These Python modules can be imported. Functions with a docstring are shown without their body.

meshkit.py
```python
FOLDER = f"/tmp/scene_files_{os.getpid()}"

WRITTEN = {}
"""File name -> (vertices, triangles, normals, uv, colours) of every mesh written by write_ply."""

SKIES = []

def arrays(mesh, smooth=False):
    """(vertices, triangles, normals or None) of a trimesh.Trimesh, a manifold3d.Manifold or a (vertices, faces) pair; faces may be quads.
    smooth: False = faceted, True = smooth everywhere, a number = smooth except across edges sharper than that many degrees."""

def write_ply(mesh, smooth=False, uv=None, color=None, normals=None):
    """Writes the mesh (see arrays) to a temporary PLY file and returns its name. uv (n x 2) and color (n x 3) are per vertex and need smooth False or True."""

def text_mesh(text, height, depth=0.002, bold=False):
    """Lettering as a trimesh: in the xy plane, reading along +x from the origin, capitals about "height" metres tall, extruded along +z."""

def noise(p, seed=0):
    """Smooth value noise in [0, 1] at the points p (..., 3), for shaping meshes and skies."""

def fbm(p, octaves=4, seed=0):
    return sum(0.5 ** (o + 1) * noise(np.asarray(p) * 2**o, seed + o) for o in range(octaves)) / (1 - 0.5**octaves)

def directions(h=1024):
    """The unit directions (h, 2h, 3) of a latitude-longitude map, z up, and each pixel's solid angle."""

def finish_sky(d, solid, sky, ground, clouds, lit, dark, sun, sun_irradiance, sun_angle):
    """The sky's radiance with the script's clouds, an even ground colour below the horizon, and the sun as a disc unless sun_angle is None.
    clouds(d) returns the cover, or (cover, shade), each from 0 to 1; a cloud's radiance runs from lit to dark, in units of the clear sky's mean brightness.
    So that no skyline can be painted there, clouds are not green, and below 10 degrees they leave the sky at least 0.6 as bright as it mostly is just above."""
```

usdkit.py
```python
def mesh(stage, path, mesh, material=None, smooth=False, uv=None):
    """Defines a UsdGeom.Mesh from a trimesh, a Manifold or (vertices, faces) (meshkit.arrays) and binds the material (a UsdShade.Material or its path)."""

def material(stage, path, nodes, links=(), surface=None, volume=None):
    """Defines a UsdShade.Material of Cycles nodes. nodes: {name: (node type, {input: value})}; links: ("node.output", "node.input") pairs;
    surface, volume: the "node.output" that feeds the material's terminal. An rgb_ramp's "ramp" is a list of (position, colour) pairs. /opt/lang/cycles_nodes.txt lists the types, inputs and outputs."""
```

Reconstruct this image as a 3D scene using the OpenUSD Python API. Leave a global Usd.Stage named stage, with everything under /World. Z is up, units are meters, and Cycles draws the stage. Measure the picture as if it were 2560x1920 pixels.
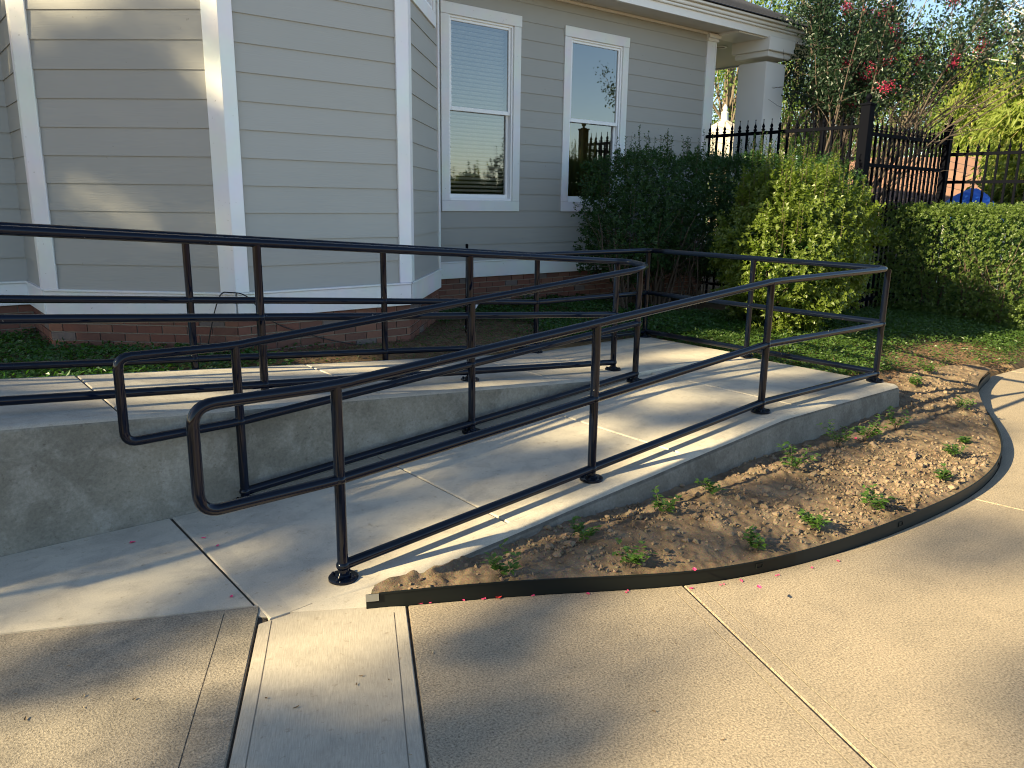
import math, random
import numpy as np
import trimesh
import meshkit, usdkit
from pxr import Usd, UsdGeom, UsdLux, UsdShade, Gf, Vt, Sdf
from shapely.geometry import Polygon, LineString, Point, MultiPolygon, box as sbox
from shapely.ops import unary_union
import shapely

# ------------------------------------------------------------------ stage, camera, sky, sun
# axes: x runs along the ramp and the house front, y towards the house, z up (metres)
stage = Usd.Stage.CreateInMemory()
UsdGeom.SetStageUpAxis(stage, 'Z'); UsdGeom.SetStageMetersPerUnit(stage, 1.0)
UsdGeom.Xform.Define(stage, '/World'); UsdGeom.Scope.Define(stage, '/World/Looks')
TH = math.radians(39.1)
EXPOSURE = 1.78
SUN_DIR = np.array([-0.976, 0.218, 0.470]); SUN_DIR /= np.linalg.norm(SUN_DIR)
SUN_INT, SUN_COL, SKY_STR = 1.25, (1.0, 0.835, 0.51), 0.060
def make_camera():
    p, r = math.radians(13.1), math.radians(0.75)
    fw = np.array([0, math.cos(p), -math.sin(p)]); rt = np.array([1., 0, 0]); up = np.cross(rt, fw)
    R = math.cos(r)*rt + math.sin(r)*up; U = -math.sin(r)*rt + math.cos(r)*up
    c, s = math.cos(TH), math.sin(TH)
    rot = lambda v: np.array([v[0]*c + v[1]*s, -v[0]*s + v[1]*c, v[2]])
    R, U, B = rot(R), rot(U), rot(-fw)
    cam = UsdGeom.Camera.Define(stage, '/World/camera')
    M = Gf.Matrix4d(R[0], R[1], R[2], 0, U[0], U[1], U[2], 0, B[0], B[1], B[2], 0, 0, 0, 1.65, 1)
    cam.AddTransformOp().Set(M)
    cam.CreateHorizontalApertureAttr(36.0); cam.CreateVerticalApertureAttr(27.0); cam.CreateFocalLengthAttr(36.0*0.765)
    cam.CreateClippingRangeAttr(Gf.Vec2f(0.05, 2000)); cam.CreateExposureAttr(EXPOSURE)
make_camera()
el = math.asin(SUN_DIR[2]); az = math.atan2(SUN_DIR[0], SUN_DIR[1])
sky = UsdLux.DomeLight.Define(stage, '/World/sky')
skymat = usdkit.material(stage, '/World/Looks/sky', {
    's': ('sky_texture', {'sky_type': 'single_scattering', 'sun_disc': False, 'sun_elevation': el, 'sun_rotation': az, 'air_density': 1.0, 'aerosol_density': 0.4, 'ozone_density': 1.6}),
    'b': ('background_shader', {'strength': SKY_STR})}, [('s.color', 'b.color')], surface='b.background')
UsdShade.MaterialBindingAPI.Apply(sky.GetPrim()).Bind(skymat)
sky.GetPrim().SetCustomDataByKey('kind', 'structure')
sun = UsdLux.DistantLight.Define(stage, '/World/sun')
sun.CreateNormalizeAttr(True); sun.CreateIntensityAttr(SUN_INT); sun.CreateAngleAttr(0.6); sun.CreateColorAttr(Gf.Vec3f(*SUN_COL))
zz = SUN_DIR; xx = np.cross([0, 0, 1.], zz); xx /= np.linalg.norm(xx); yy = np.cross(zz, xx)
sun.AddTransformOp().Set(Gf.Matrix4d(*xx, 0, *yy, 0, *zz, 0, 0, 0, 0, 1))

# ------------------------------------------------------------------ naming helpers
used = {}
def numbered(parent, name):
    k = (parent, name); n = used.get(k, 0); used[k] = n + 1
    return f'{parent}/{name}' if n == 0 else f'{parent}/{name}_{n:03d}'
def tag(prim, label=None, cat=None, group=None, kind=None):
    for k, v in (('label', label), ('category', cat), ('group', group), ('kind', kind)):
        if v: prim.SetCustomDataByKey(k, v)
class Thing:
    def __init__(self, name, label=None, cat=None, base=(0, 0, 0), group=None, kind=None):
        self.path = numbered('/World', name); self.base = np.array(base, float)
        x = UsdGeom.Xform.Define(stage, self.path)
        if self.base.any(): x.AddTranslateOp().Set(Gf.Vec3d(*self.base))
        self.prim = x.GetPrim(); tag(self.prim, label, cat, group, kind)
    def part(self, name, mesh, mat, parent=None, smooth=False, kind=None, label=None):
        path = numbered(parent or self.path, name)
        v, f = (mesh if isinstance(mesh, tuple) else (np.asarray(mesh.vertices), np.asarray(mesh.faces)))
        usdkit.mesh(stage, path, (np.asarray(v, float) - self.base, f), M[mat], smooth=smooth)
        if kind or label: tag(stage.GetPrimAtPath(path), label, kind=kind)
        return path
def single(name, mesh, mat, label=None, cat=None, group=None, kind=None, smooth=False):
    path = numbered('/World', name)
    v, f = (mesh if isinstance(mesh, tuple) else (np.asarray(mesh.vertices), np.asarray(mesh.faces)))
    usdkit.mesh(stage, path, (v, f), M[mat], smooth=smooth); tag(stage.GetPrimAtPath(path), label, cat, group, kind)
def copy_of(thing, pos, rotz=0, scale=1.0, label=None, cat=None, group=None):
    name = thing.path.rsplit('/', 1)[1].split('_0')[0]
    path = numbered('/World', name); x = UsdGeom.Xform.Define(stage, path); p = x.GetPrim()
    p.GetReferences().AddInternalReference(thing.path); p.SetInstanceable(True)
    x.ClearXformOpOrder(); x.AddTransformOp(opSuffix='place').Set(Gf.Matrix4d().SetScale(scale) * Gf.Matrix4d().SetRotate(Gf.Rotation(Gf.Vec3d(0, 0, 1), rotz)) * Gf.Matrix4d().SetTranslate(Gf.Vec3d(*pos)))
    tag(p, label, cat, group)

# ------------------------------------------------------------------ mesh helpers
def cat(ms):
    V, F, n = [], [], 0
    for m in ms:
        v, f = (m if isinstance(m, tuple) else (np.asarray(m.vertices), np.asarray(m.faces)))
        V.append(v); F.append(f + n); n += len(v)
    return np.vstack(V), np.vstack(F)
BF = np.array([[0,2,1],[0,3,2],[4,5,6],[4,6,7],[0,1,5],[0,5,4],[1,2,6],[1,6,5],[2,3,7],[2,7,6],[3,0,4],[3,4,7]])
def box(x0, x1, y0, y1, z0, z1):
    return np.array([[x0,y0,z0],[x1,y0,z0],[x1,y1,z0],[x0,y1,z0],[x0,y0,z1],[x1,y0,z1],[x1,y1,z1],[x0,y1,z1]], float), BF.copy()
def bbox(x0, x1, y0, y1, z0, z1, b=.004):
    """box with chamfered edges"""
    import manifold3d as m3
    c = [(x, y, z) for x in (x0, x1) for y in (y0, y1) for z in (z0, z1)]
    P = []
    ctr = np.array([(x0+x1)/2, (y0+y1)/2, (z0+z1)/2])
    for p in c:
        s = np.sign(ctr - np.array(p))
        for k in range(3):
            q = np.array(p, float)
            for j in range(3):
                if j != k: q[j] += s[j]*b
            P.append(q)
    h = trimesh.Trimesh(np.array(P)).convex_hull
    return np.asarray(h.vertices), np.asarray(h.faces)
class Frame:
    """a vertical wall face from a to b; q along it, o outwards"""
    def __init__(self, a, b):
        self.a = np.array(a, float); d = np.array(b, float) - self.a; self.len = float(np.hypot(*d)); self.e = d/self.len; self.o = np.array([self.e[1], -self.e[0]])
    def map(self, v):
        v = np.asarray(v, float); xy = self.a + v[:, :1]*self.e + v[:, 1:2]*self.o
        return np.column_stack([xy, v[:, 2]])
    def box(self, q0, q1, o0, o1, z0, z1, b=0):
        v, f = bbox(q0, q1, o0, o1, z0, z1, b) if b else box(q0, q1, o0, o1, z0, z1)
        return self.map(v), f[:, ::-1]
def tube(pts, r, sides=10, caps=True):
    p = np.asarray(pts, float); n = len(p); r = np.broadcast_to(r, (n,))
    t = np.gradient(p, axis=0); t /= np.linalg.norm(t, axis=1, keepdims=True) + 1e-12
    a = np.cross(t[0], [0, 0, 1.]);
    if np.linalg.norm(a) < .1: a = np.cross(t[0], [1., 0, 0])
    A = []
    for i in range(n):
        a = a - t[i]*(a @ t[i]); a /= np.linalg.norm(a) + 1e-12; A.append(a)
    A = np.array(A); B = np.cross(t, A); ang = np.arange(sides)*2*np.pi/sides
    v = p[:, None] + r[:, None, None]*(np.cos(ang)[None, :, None]*A[:, None] + np.sin(ang)[None, :, None]*B[:, None])
    i, j = np.meshgrid(np.arange(n-1), np.arange(sides), indexing='ij'); k = (j+1) % sides
    f = np.concatenate([np.stack([i*sides+j, i*sides+k, (i+1)*sides+k], -1).reshape(-1, 3), np.stack([i*sides+j, (i+1)*sides+k, (i+1)*sides+j], -1).reshape(-1, 3)])
    v = v.reshape(-1, 3)
    if caps:
        m = len(v); v = np.vstack([v, p[0], p[-1]])
        J = np.arange(sides); K = (J+1) % sides
        f = np.vstack([f, np.stack([np.full(sides, m), K, J], 1), np.stack([np.full(sides, m+1), (n-1)*sides+J, (n-1)*sides+K], 1)])
    return v, f
def rounded(pts, rad, seg=7):
    """polyline with its inner corners rounded"""
    p = [np.array(q, float) for q in pts]; out = [p[0]]
    for i in range(1, len(p)-1):
        a, b, c = p[i-1], p[i], p[i+1]; u = (a-b); v = (c-b); lu, lv = np.linalg.norm(u), np.linalg.norm(v); d = min(rad, lu*.45, lv*.45)
        s, e = b + u/lu*d, b + v/lv*d
        for k in range(seg+1):
            w = k/seg; out.append((1-w)**2*s + 2*w*(1-w)*b + w*w*e)
    out.append(p[-1]); return np.array(out)
def disc(c, r, h, sides=20, b=.003):
    prof = [(0, 0), (r, 0), (r, h-b), (r-b, h), (0, h)]
    m = trimesh.creation.revolve(np.array(prof), sections=sides); v = np.asarray(m.vertices) + np.asarray(c); return v, np.asarray(m.faces)
def lathe(c, prof, sides=14):
    m = trimesh.creation.revolve(np.array(prof, float), sections=sides); return np.asarray(m.vertices) + np.asarray(c), np.asarray(m.faces)
def polys(g):
    return [p for p in (g.geoms if hasattr(g, 'geoms') else [g]) if p.geom_type == 'Polygon' and p.area > 1e-5]
def extrude(poly, z0, z1):
    out = []
    for p in polys(poly):
        m = trimesh.creation.extrude_polygon(p, z1-z0, engine='earcut'); out.append((np.asarray(m.vertices) + [0, 0, z0], np.asarray(m.faces)))
    return cat(out)
def unit(v): return v/(np.linalg.norm(v, axis=-1, keepdims=True) + 1e-12)
def leaves(P, Dv, N, L, W, fold=.25):
    """one folded kite of two triangles for each leaf"""
    P, Dv, N = np.asarray(P, float), unit(np.asarray(Dv, float)), np.asarray(N, float); n = len(P)
    S = unit(np.cross(Dv, N)); N = unit(np.cross(S, Dv)); L = np.broadcast_to(L, (n,))[:, None]; W = np.broadcast_to(W, (n,))[:, None]
    v = np.stack([P, P + Dv*L*.48 + S*W + N*W*fold, P + Dv*L - N*L*.08, P + Dv*L*.48 - S*W + N*W*fold], 1).reshape(-1, 3)
    i = np.arange(n)[:, None]*4; f = np.concatenate([i + [0, 1, 2], i + [0, 2, 3]], 1).reshape(-1, 3)
    return v, f
def randdir(rng, n): return unit(rng.normal(size=(n, 3)))
def sprigs(rng, P, A, k=9, ln=.10, leaf=.042, wid=.012, spread=.9):
    """whorled shoots: k leaves in opposite pairs along each axis A from P"""
    n = len(P); A = unit(A); ref = unit(np.cross(A, randdir(rng, n))); ref2 = np.cross(A, ref)
    out = []
    L0 = ln*rng.uniform(.6, 1.3, n)
    for j in range(k):
        u = (j+.5)/k; ang = (j//2)*1.57 + (j % 2)*math.pi + rng.normal(0, .25, n)
        rad = ref*np.cos(ang)[:, None] + ref2*np.sin(ang)[:, None]
        Dv = A*(math.cos(spread)*(.4+.9*u)) + rad*math.sin(spread) + rng.normal(0, .18, (n, 3))
        out.append(leaves(P + A*(L0*u)[:, None], Dv, A + .3*randdir(rng, n), leaf*rng.uniform(.7, 1.2, n)*(1.1-.35*u), wid*rng.uniform(.8, 1.2, n)))
    return cat(out)
def blob(rng, n, seed=0):
    """an angular lump"""
    q = unit(rng.normal(size=(n, 3)))*rng.uniform(.65, 1.15, (n, 1)); h = trimesh.Trimesh(q).convex_hull; return np.asarray(h.vertices), np.asarray(h.faces)

# ------------------------------------------------------------------ materials
M = {}
def mat(name, nodes, links, surface='p.BSDF'):
    M[name] = usdkit.material(stage, '/World/Looks/' + name, nodes, links, surface=surface)
def simple(name, col, rough=.5, spec=.5, metal=0, extra=None):
    mat(name, {'p': ('principled_bsdf', {'base_color': col, 'roughness': rough, 'specular_ior_level': spec, 'metallic': metal, **(extra or {})})}, [])
def concrete(name, c0, c1, c2, fine=260, bumpd=.0012, rough=.85, stain=.5, grain=.3, broom=False, big=1.1):
    lo_, hi_ = .5-grain, .5+grain
    n = {'g': ('geometry', {}), 'n1': ('noise_texture', {'scale': big, 'detail': 6, 'roughness': .62, 'distortion': .6}), 'n2': ('noise_texture', {'scale': 5.5, 'detail': 7, 'roughness': .68, 'distortion': .4}),
         'n3': ('noise_texture', {'scale': fine, 'detail': 3, 'roughness': .7}), 'v': ('voronoi_texture', {'scale': fine*.5}), 'n5': ('noise_texture', {'scale': 26, 'detail': 4, 'roughness': .7}),
         'm1': ('mix', {'color1': c0, 'color2': c1}), 'm2': ('mix', {'color2': c2}), 'm3': ('mix', {'mix_type': 'overlay', 'fac': .6}), 'm4': ('mix', {'mix_type': 'multiply', 'fac': min(1, grain*1.6)}), 'm5': ('mix', {'mix_type': 'multiply', 'fac': .55}),
         'r1': ('rgb_ramp', {'ramp': [(.40, (0, 0, 0)), (.60, (1, 1, 1))]}), 'r2': ('rgb_ramp', {'ramp': [(.46, (0, 0, 0)), (.62, (1, 1, 1))]}), 'r5': ('rgb_ramp', {'ramp': [(.30, (.55, .50, .44)), (.40, (1, 1, 1))]}),
         'r3': ('rgb_ramp', {'ramp': [(.28, (lo_,)*3), (.72, (hi_,)*3)]}), 'r4': ('rgb_ramp', {'ramp': [(0, (.35, .3, .26)), (.26, (1, 1, 1))]}),
         'b': ('bump', {'strength': .8, 'distance': bumpd}), 'p': ('principled_bsdf', {'roughness': rough, 'specular_ior_level': .25}), 'ms': ('math', {'math_type': 'multiply', 'value2': stain})}
    l = [('g.position', k + '.vector') for k in ('n1', 'n2', 'v', 'n5')] + [('n1.fac', 'r1.fac'), ('n2.fac', 'r2.fac'), ('n3.fac', 'r3.fac'), ('v.distance', 'r4.fac'), ('n5.fac', 'r5.fac'),
         ('r1.color', 'm1.fac'), ('m1.color', 'm2.color1'), ('r2.color', 'ms.value1'), ('ms.value', 'm2.fac'), ('m2.color', 'm3.color1'), ('r3.color', 'm3.color2'), ('m3.color', 'm4.color1'), ('r4.color', 'm4.color2'), ('m4.color', 'm5.color1'), ('r5.color', 'm5.color2'),
         ('m5.color', 'p.base_color'), ('n3.fac', 'b.height'), ('b.normal', 'p.normal')]
    if broom: n['mr'] = ('mapping', {'mapping_type': 'point', 'rotation': (0, 0, .478)}); n['mp'] = ('mapping', {'mapping_type': 'point', 'scale': (1.0, .06, 1.0)}); l += [('g.position', 'mr.vector'), ('mr.vector', 'mp.vector'), ('mp.vector', 'n3.vector')]
    else: l.append(('g.position', 'n3.vector'))
    mat(name, n, l)
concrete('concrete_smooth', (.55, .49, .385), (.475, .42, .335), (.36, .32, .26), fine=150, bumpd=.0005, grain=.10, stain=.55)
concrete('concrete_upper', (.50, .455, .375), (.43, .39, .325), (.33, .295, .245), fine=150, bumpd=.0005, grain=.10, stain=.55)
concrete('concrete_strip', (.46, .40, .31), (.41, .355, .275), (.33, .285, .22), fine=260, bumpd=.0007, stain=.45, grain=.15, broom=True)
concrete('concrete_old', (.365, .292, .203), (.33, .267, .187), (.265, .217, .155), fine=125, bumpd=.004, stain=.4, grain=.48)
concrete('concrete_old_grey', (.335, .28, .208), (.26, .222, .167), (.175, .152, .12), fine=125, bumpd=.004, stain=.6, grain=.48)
concrete('concrete_curb', (.125, .116, .098), (.085, .079, .066), (.21, .20, .18), fine=60, bumpd=.0018, stain=.4, grain=.16, big=1.3)  # wall concrete darkened further: shade of the sunless curb side put into colour
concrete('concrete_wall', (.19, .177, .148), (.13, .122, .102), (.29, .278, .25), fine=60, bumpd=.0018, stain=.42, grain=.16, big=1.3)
simple('joint', (.06, .045, .03), .95)
simple('black_paint', (.006, .007, .010), .16, .6)
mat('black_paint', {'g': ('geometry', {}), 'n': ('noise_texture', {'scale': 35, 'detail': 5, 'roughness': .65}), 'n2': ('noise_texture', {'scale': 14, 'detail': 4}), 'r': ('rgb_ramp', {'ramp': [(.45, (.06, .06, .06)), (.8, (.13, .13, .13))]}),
    'c': ('rgb_ramp', {'ramp': [(.0, (.0015, .003, .008)), (.715, (.0015, .003, .008)), (.735, (.20, .18, .16))]}), 'b': ('bump', {'strength': .25, 'distance': .001}), 'p': ('principled_bsdf', {'specular_ior_level': .36})},  # blue in the base colour stands in for sky reflection; pale specks are chips
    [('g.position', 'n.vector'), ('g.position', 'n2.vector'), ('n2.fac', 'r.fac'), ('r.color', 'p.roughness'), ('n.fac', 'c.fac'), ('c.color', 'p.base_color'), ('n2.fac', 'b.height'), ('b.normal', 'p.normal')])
simple('iron', (.003, .0035, .006), .6, .015)
def siding(name, c0, c1):
    mat(name, {'g': ('geometry', {}), 'mp': ('mapping', {'mapping_type': 'point', 'scale': (1.6, 1.6, 55)}), 'n': ('noise_texture', {'scale': 1.6, 'detail': 5, 'roughness': .6, 'distortion': 1.6}),
        'n2': ('noise_texture', {'scale': 2.2, 'detail': 4}), 'n3': ('noise_texture', {'scale': 24, 'detail': 2}), 'm': ('mix', {'color1': c0, 'color2': c1}), 'sp': ('rgb_ramp', {'ramp': [(.0, (1, 1, 1)), (.74, (1, 1, 1)), (.80, (.5, .48, .43))]}), 'mm': ('mix', {'mix_type': 'multiply', 'fac': .5}),
        'b': ('bump', {'strength': .9, 'distance': .0016}), 'p': ('principled_bsdf', {'roughness': .55, 'specular_ior_level': .35})},
        [('g.position', 'mp.vector'), ('mp.vector', 'n.vector'), ('g.position', 'n2.vector'), ('g.position', 'n3.vector'), ('n2.fac', 'm.fac'), ('m.color', 'mm.color1'), ('n3.fac', 'sp.fac'), ('sp.color', 'mm.color2'), ('mm.color', 'p.base_color'), ('n.fac', 'b.height'), ('b.normal', 'p.normal')])
siding('siding_paint', (.335, .327, .298), (.31, .303, .277))
siding('siding_paint_worn', (.32, .312, .287), (.342, .334, .308))
mat('trim_white', {'g': ('geometry', {}), 'n': ('noise_texture', {'scale': 40, 'detail': 3}), 'n2': ('noise_texture', {'scale': 3, 'detail': 4}), 'sp': ('rgb_ramp', {'ramp': [(0, (.80, .80, .78)), (.70, (.78, .78, .76)), (.78, (.42, .40, .36))]}), 'm': ('mix', {'mix_type': 'multiply', 'fac': .25}),
    'p': ('principled_bsdf', {'roughness': .45, 'specular_ior_level': .4})}, [('g.position', 'n.vector'), ('g.position', 'n2.vector'), ('n.fac', 'sp.fac'), ('sp.color', 'm.color1'), ('n2.color', 'm.color2'), ('m.color', 'p.base_color')])
simple('vinyl', (.82, .82, .82), .35); simple('soffit', (.62, .60, .56), .6); simple('porch_paint', (.72, .71, .68), .5)
def brickmat(name, c0, c1):
    mat(name, {'g': ('geometry', {}), 'n': ('noise_texture', {'scale': 60, 'detail': 5, 'roughness': .7}), 'm': ('mix', {'color1': c0, 'color2': c1}), 'b': ('bump', {'strength': .7, 'distance': .002}), 'p': ('principled_bsdf', {'roughness': .9, 'specular_ior_level': .2})},
        [('g.position', 'n.vector'), ('n.fac', 'm.fac'), ('m.color', 'p.base_color'), ('n.fac', 'b.height'), ('b.normal', 'p.normal')])
brickmat('brick_red', (.13, .055, .038), (.20, .092, .066)); brickmat('brick_brown', (.115, .055, .04), (.17, .088, .064)); brickmat('brick_orange', (.16, .075, .05), (.225, .115, .078)); brickmat('brick_grey', (.12, .095, .085), (.17, .14, .125))
brickmat('mortar', (.24, .205, .165), (.32, .28, .23))
mat('glass', {'f': ('fresnel', {'IOR': 2.7}), 't': ('transparent_bsdf', {'color': (.86, .90, .88)}), 'gl': ('glossy_bsdf', {'color': (1, 1, 1), 'roughness': .004}), 'm': ('mix_closure', {}),
    'g': ('geometry', {}), 'n': ('noise_texture', {'scale': 2.2, 'detail': 1}), 'b': ('bump', {'strength': .06, 'distance': .01})},
    [('f.fac', 'm.fac'), ('t.BSDF', 'm.closure1'), ('gl.BSDF', 'm.closure2'), ('g.position', 'n.vector'), ('n.fac', 'b.height'), ('b.normal', 'gl.normal')], surface='m.closure')
simple('blind', (.86, .85, .82), .5); simple('room', (.32, .29, .20), .8); simple('curtain', (.34, .27, .06), .8); simple('light_trim', (.85, .85, .85), .4); simple('light_dark', (.05, .045, .04), .5)
def shingle(name, a, b):
    mat(name, {'g': ('geometry', {}), 'bt': ('brick_texture', {'color1': a, 'color2': b, 'mortar': (.03, .03, .035), 'scale': 1.0, 'brick_width': .3, 'row_height': 5.0, 'mortar_size': .008, 'offset': .5}), 'n': ('noise_texture', {'scale': 90, 'detail': 3}), 'm': ('mix', {'mix_type': 'multiply', 'fac': .6}), 'p': ('principled_bsdf', {'roughness': .95})},
        [('g.position', 'bt.vector'), ('g.position', 'n.vector'), ('bt.color', 'm.color1'), ('n.color', 'm.color2'), ('m.color', 'p.base_color')])
shingle('shingle_dark', (.055, .055, .065), (.035, .036, .045)); shingle('shingle_brown', (.34, .19, .13), (.28, .155, .11)); shingle('shingle_cream', (.72, .66, .55), (.66, .60, .50))
def leafmat(name, c0, c1, c2, rough=.42, trans=.35, tcol=None):
    mat(name, {'g': ('geometry', {}), 'r': ('rgb_ramp', {'ramp': [(0, c0), (.55, c1), (1, c2)]}), 'p': ('principled_bsdf', {'roughness': rough, 'specular_ior_level': .5}), 't': ('translucent_bsdf', {}), 'h': ('mix', {'mix_type': 'multiply', 'fac': 1.0, 'color2': tcol or (1.6, 1.9, .7)}), 'm': ('mix_closure', {'fac': trans})},
        [('g.random_per_island', 'r.fac'), ('r.color', 'p.base_color'), ('r.color', 'h.color1'), ('h.color', 't.color'), ('p.BSDF', 'm.closure1'), ('t.BSDF', 'm.closure2')], surface='m.closure')
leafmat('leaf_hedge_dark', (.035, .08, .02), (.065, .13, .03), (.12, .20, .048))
leafmat('leaf_bush', (.11, .15, .022), (.21, .26, .04), (.34, .38, .085))
leafmat('leaf_trimmed', (.095, .14, .03), (.175, .22, .048), (.32, .33, .10))
leafmat('leaf_jasmine', (.04, .10, .02), (.085, .17, .032), (.17, .26, .055), rough=.35)
leafmat('leaf_sparse', (.06, .11, .022), (.11, .18, .035), (.24, .26, .08))
leafmat('leaf_young', (.065, .13, .024), (.16, .24, .045), (.38, .42, .10), rough=.35)
leafmat('leaf_myrtle', (.014, .034, .016), (.024, .05, .02), (.05, .08, .028), trans=.25)
leafmat('leaf_tree', (.11, .17, .032), (.19, .25, .045), (.32, .35, .10), rough=.6)
leafmat('leaf_tree_dark', (.055, .10, .024), (.10, .15, .035), (.17, .21, .055), rough=.6)
leafmat('leaf_yellow', (.16, .20, .03), (.28, .32, .05), (.42, .44, .10), rough=.6)
leafmat('flower_pink', (.42, .03, .09), (.55, .06, .15), (.66, .13, .25), trans=.3, tcol=(1, .5, .8))
simple('petal_pink', (.75, .06, .18), .6); simple('petal_red', (.70, .05, .04), .6); simple('dry_leaf', (.16, .10, .045), .7); simple('dry_leaf_pale', (.40, .30, .17), .7); simple('twig', (.07, .05, .035), .8)
mat('straw', {'g': ('geometry', {}), 'r': ('rgb_ramp', {'ramp': [(0, (.16, .09, .05)), (.6, (.30, .20, .11)), (1, (.42, .31, .19))]}), 'p': ('principled_bsdf', {'roughness': .8})}, [('g.random_per_island', 'r.fac'), ('r.color', 'p.base_color')])
def barkmat(name, c0, c1):
    mat(name, {'g': ('geometry', {}), 'mp': ('mapping', {'mapping_type': 'point', 'scale': (9, 9, 2)}), 'n': ('noise_texture', {'scale': 3, 'detail': 5, 'roughness': .65}), 'm': ('mix', {'color1': c0, 'color2': c1}), 'b': ('bump', {'strength': .6, 'distance': .01}), 'p': ('principled_bsdf', {'roughness': .9, 'specular_ior_level': .2})},
        [('g.position', 'mp.vector'), ('mp.vector', 'n.vector'), ('n.fac', 'm.fac'), ('m.color', 'p.base_color'), ('n.fac', 'b.height'), ('b.normal', 'p.normal')])
barkmat('bark', (.11, .085, .06), (.22, .18, .14)); barkmat('bark_myrtle', (.055, .042, .034), (.10, .08, .066)); barkmat('bark_pale', (.40, .36, .30), (.55, .50, .44)); barkmat('bark_twig', (.055, .04, .028), (.12, .09, .065)); barkmat('bark_yellow', (.34, .27, .10), (.46, .38, .16))
def soilmat(name, c0, c1, c2):
    mat(name, {'g': ('geometry', {}), 'n': ('noise_texture', {'scale': 7, 'detail': 6, 'roughness': .7}), 'n2': ('noise_texture', {'scale': 120, 'detail': 4, 'roughness': .7}), 'r': ('rgb_ramp', {'ramp': [(.3, c0), (.5, c1), (.72, c2)]}), 'm': ('mix', {'mix_type': 'overlay', 'fac': .6}), 'b': ('bump', {'strength': .9, 'distance': .004}), 'p': ('principled_bsdf', {'roughness': .95, 'specular_ior_level': .1})},
        [('g.position', 'n.vector'), ('g.position', 'n2.vector'), ('n.fac', 'r.fac'), ('r.color', 'm.color1'), ('n2.color', 'm.color2'), ('m.color', 'p.base_color'), ('n2.fac', 'b.height'), ('b.normal', 'p.normal')])
soilmat('soil', (.10, .070, .045), (.18, .128, .082), (.255, .19, .125)); soilmat('clod', (.135, .096, .063), (.21, .154, .102), (.29, .22, .15)); soilmat('earth', (.10, .065, .035), (.17, .115, .065), (.23, .165, .10))
simple('edging_paint', (.008, .010, .009), .5, .2); simple('edging_bare', (.30, .30, .28), .4, metal=.6); simple('pvc', (.7, .72, .75), .4); simple('cable', (.01, .01, .01), .5)
simple('blue_fabric', (.02, .12, .55), .55); simple('shed_wall', (.22, .17, .14), .8); simple('white_paint', (.78, .77, .73), .5)

# ------------------------------------------------------------------ plan of the place
def lo(s): s = np.asarray(s, float); return np.clip(np.where(s < 4.56, .022 + .0845*(s-1.424), .287), 0, 1)
def up(s): s = np.asarray(s, float); return np.where(s < 4.6, .308 + .073*(4.6-s), .305)
EDGE = np.array([(1.40, 2.66), (1.60, 2.56), (2.11, 2.28), (2.64, 1.98), (3.43, 1.75), (4.24, 1.67), (4.98, 1.68), (5.67, 1.81), (6.48, 2.15), (7.15, 2.50), (7.62, 2.70), (8.15, 2.84), (8.45, 2.90)])
from scipy.interpolate import CubicSpline
_l = np.r_[0, np.cumsum(np.hypot(*np.diff(EDGE, axis=0).T))]; _cs = CubicSpline(_l, EDGE)
edge_xy = _cs(np.linspace(0, _l[-1], 140))
path_border = np.vstack([edge_xy[:-2], [(8.6, 2.95), (9.4, 2.92), (12, 2.75), (18, 2.6), (30, 2.6)]])
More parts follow.
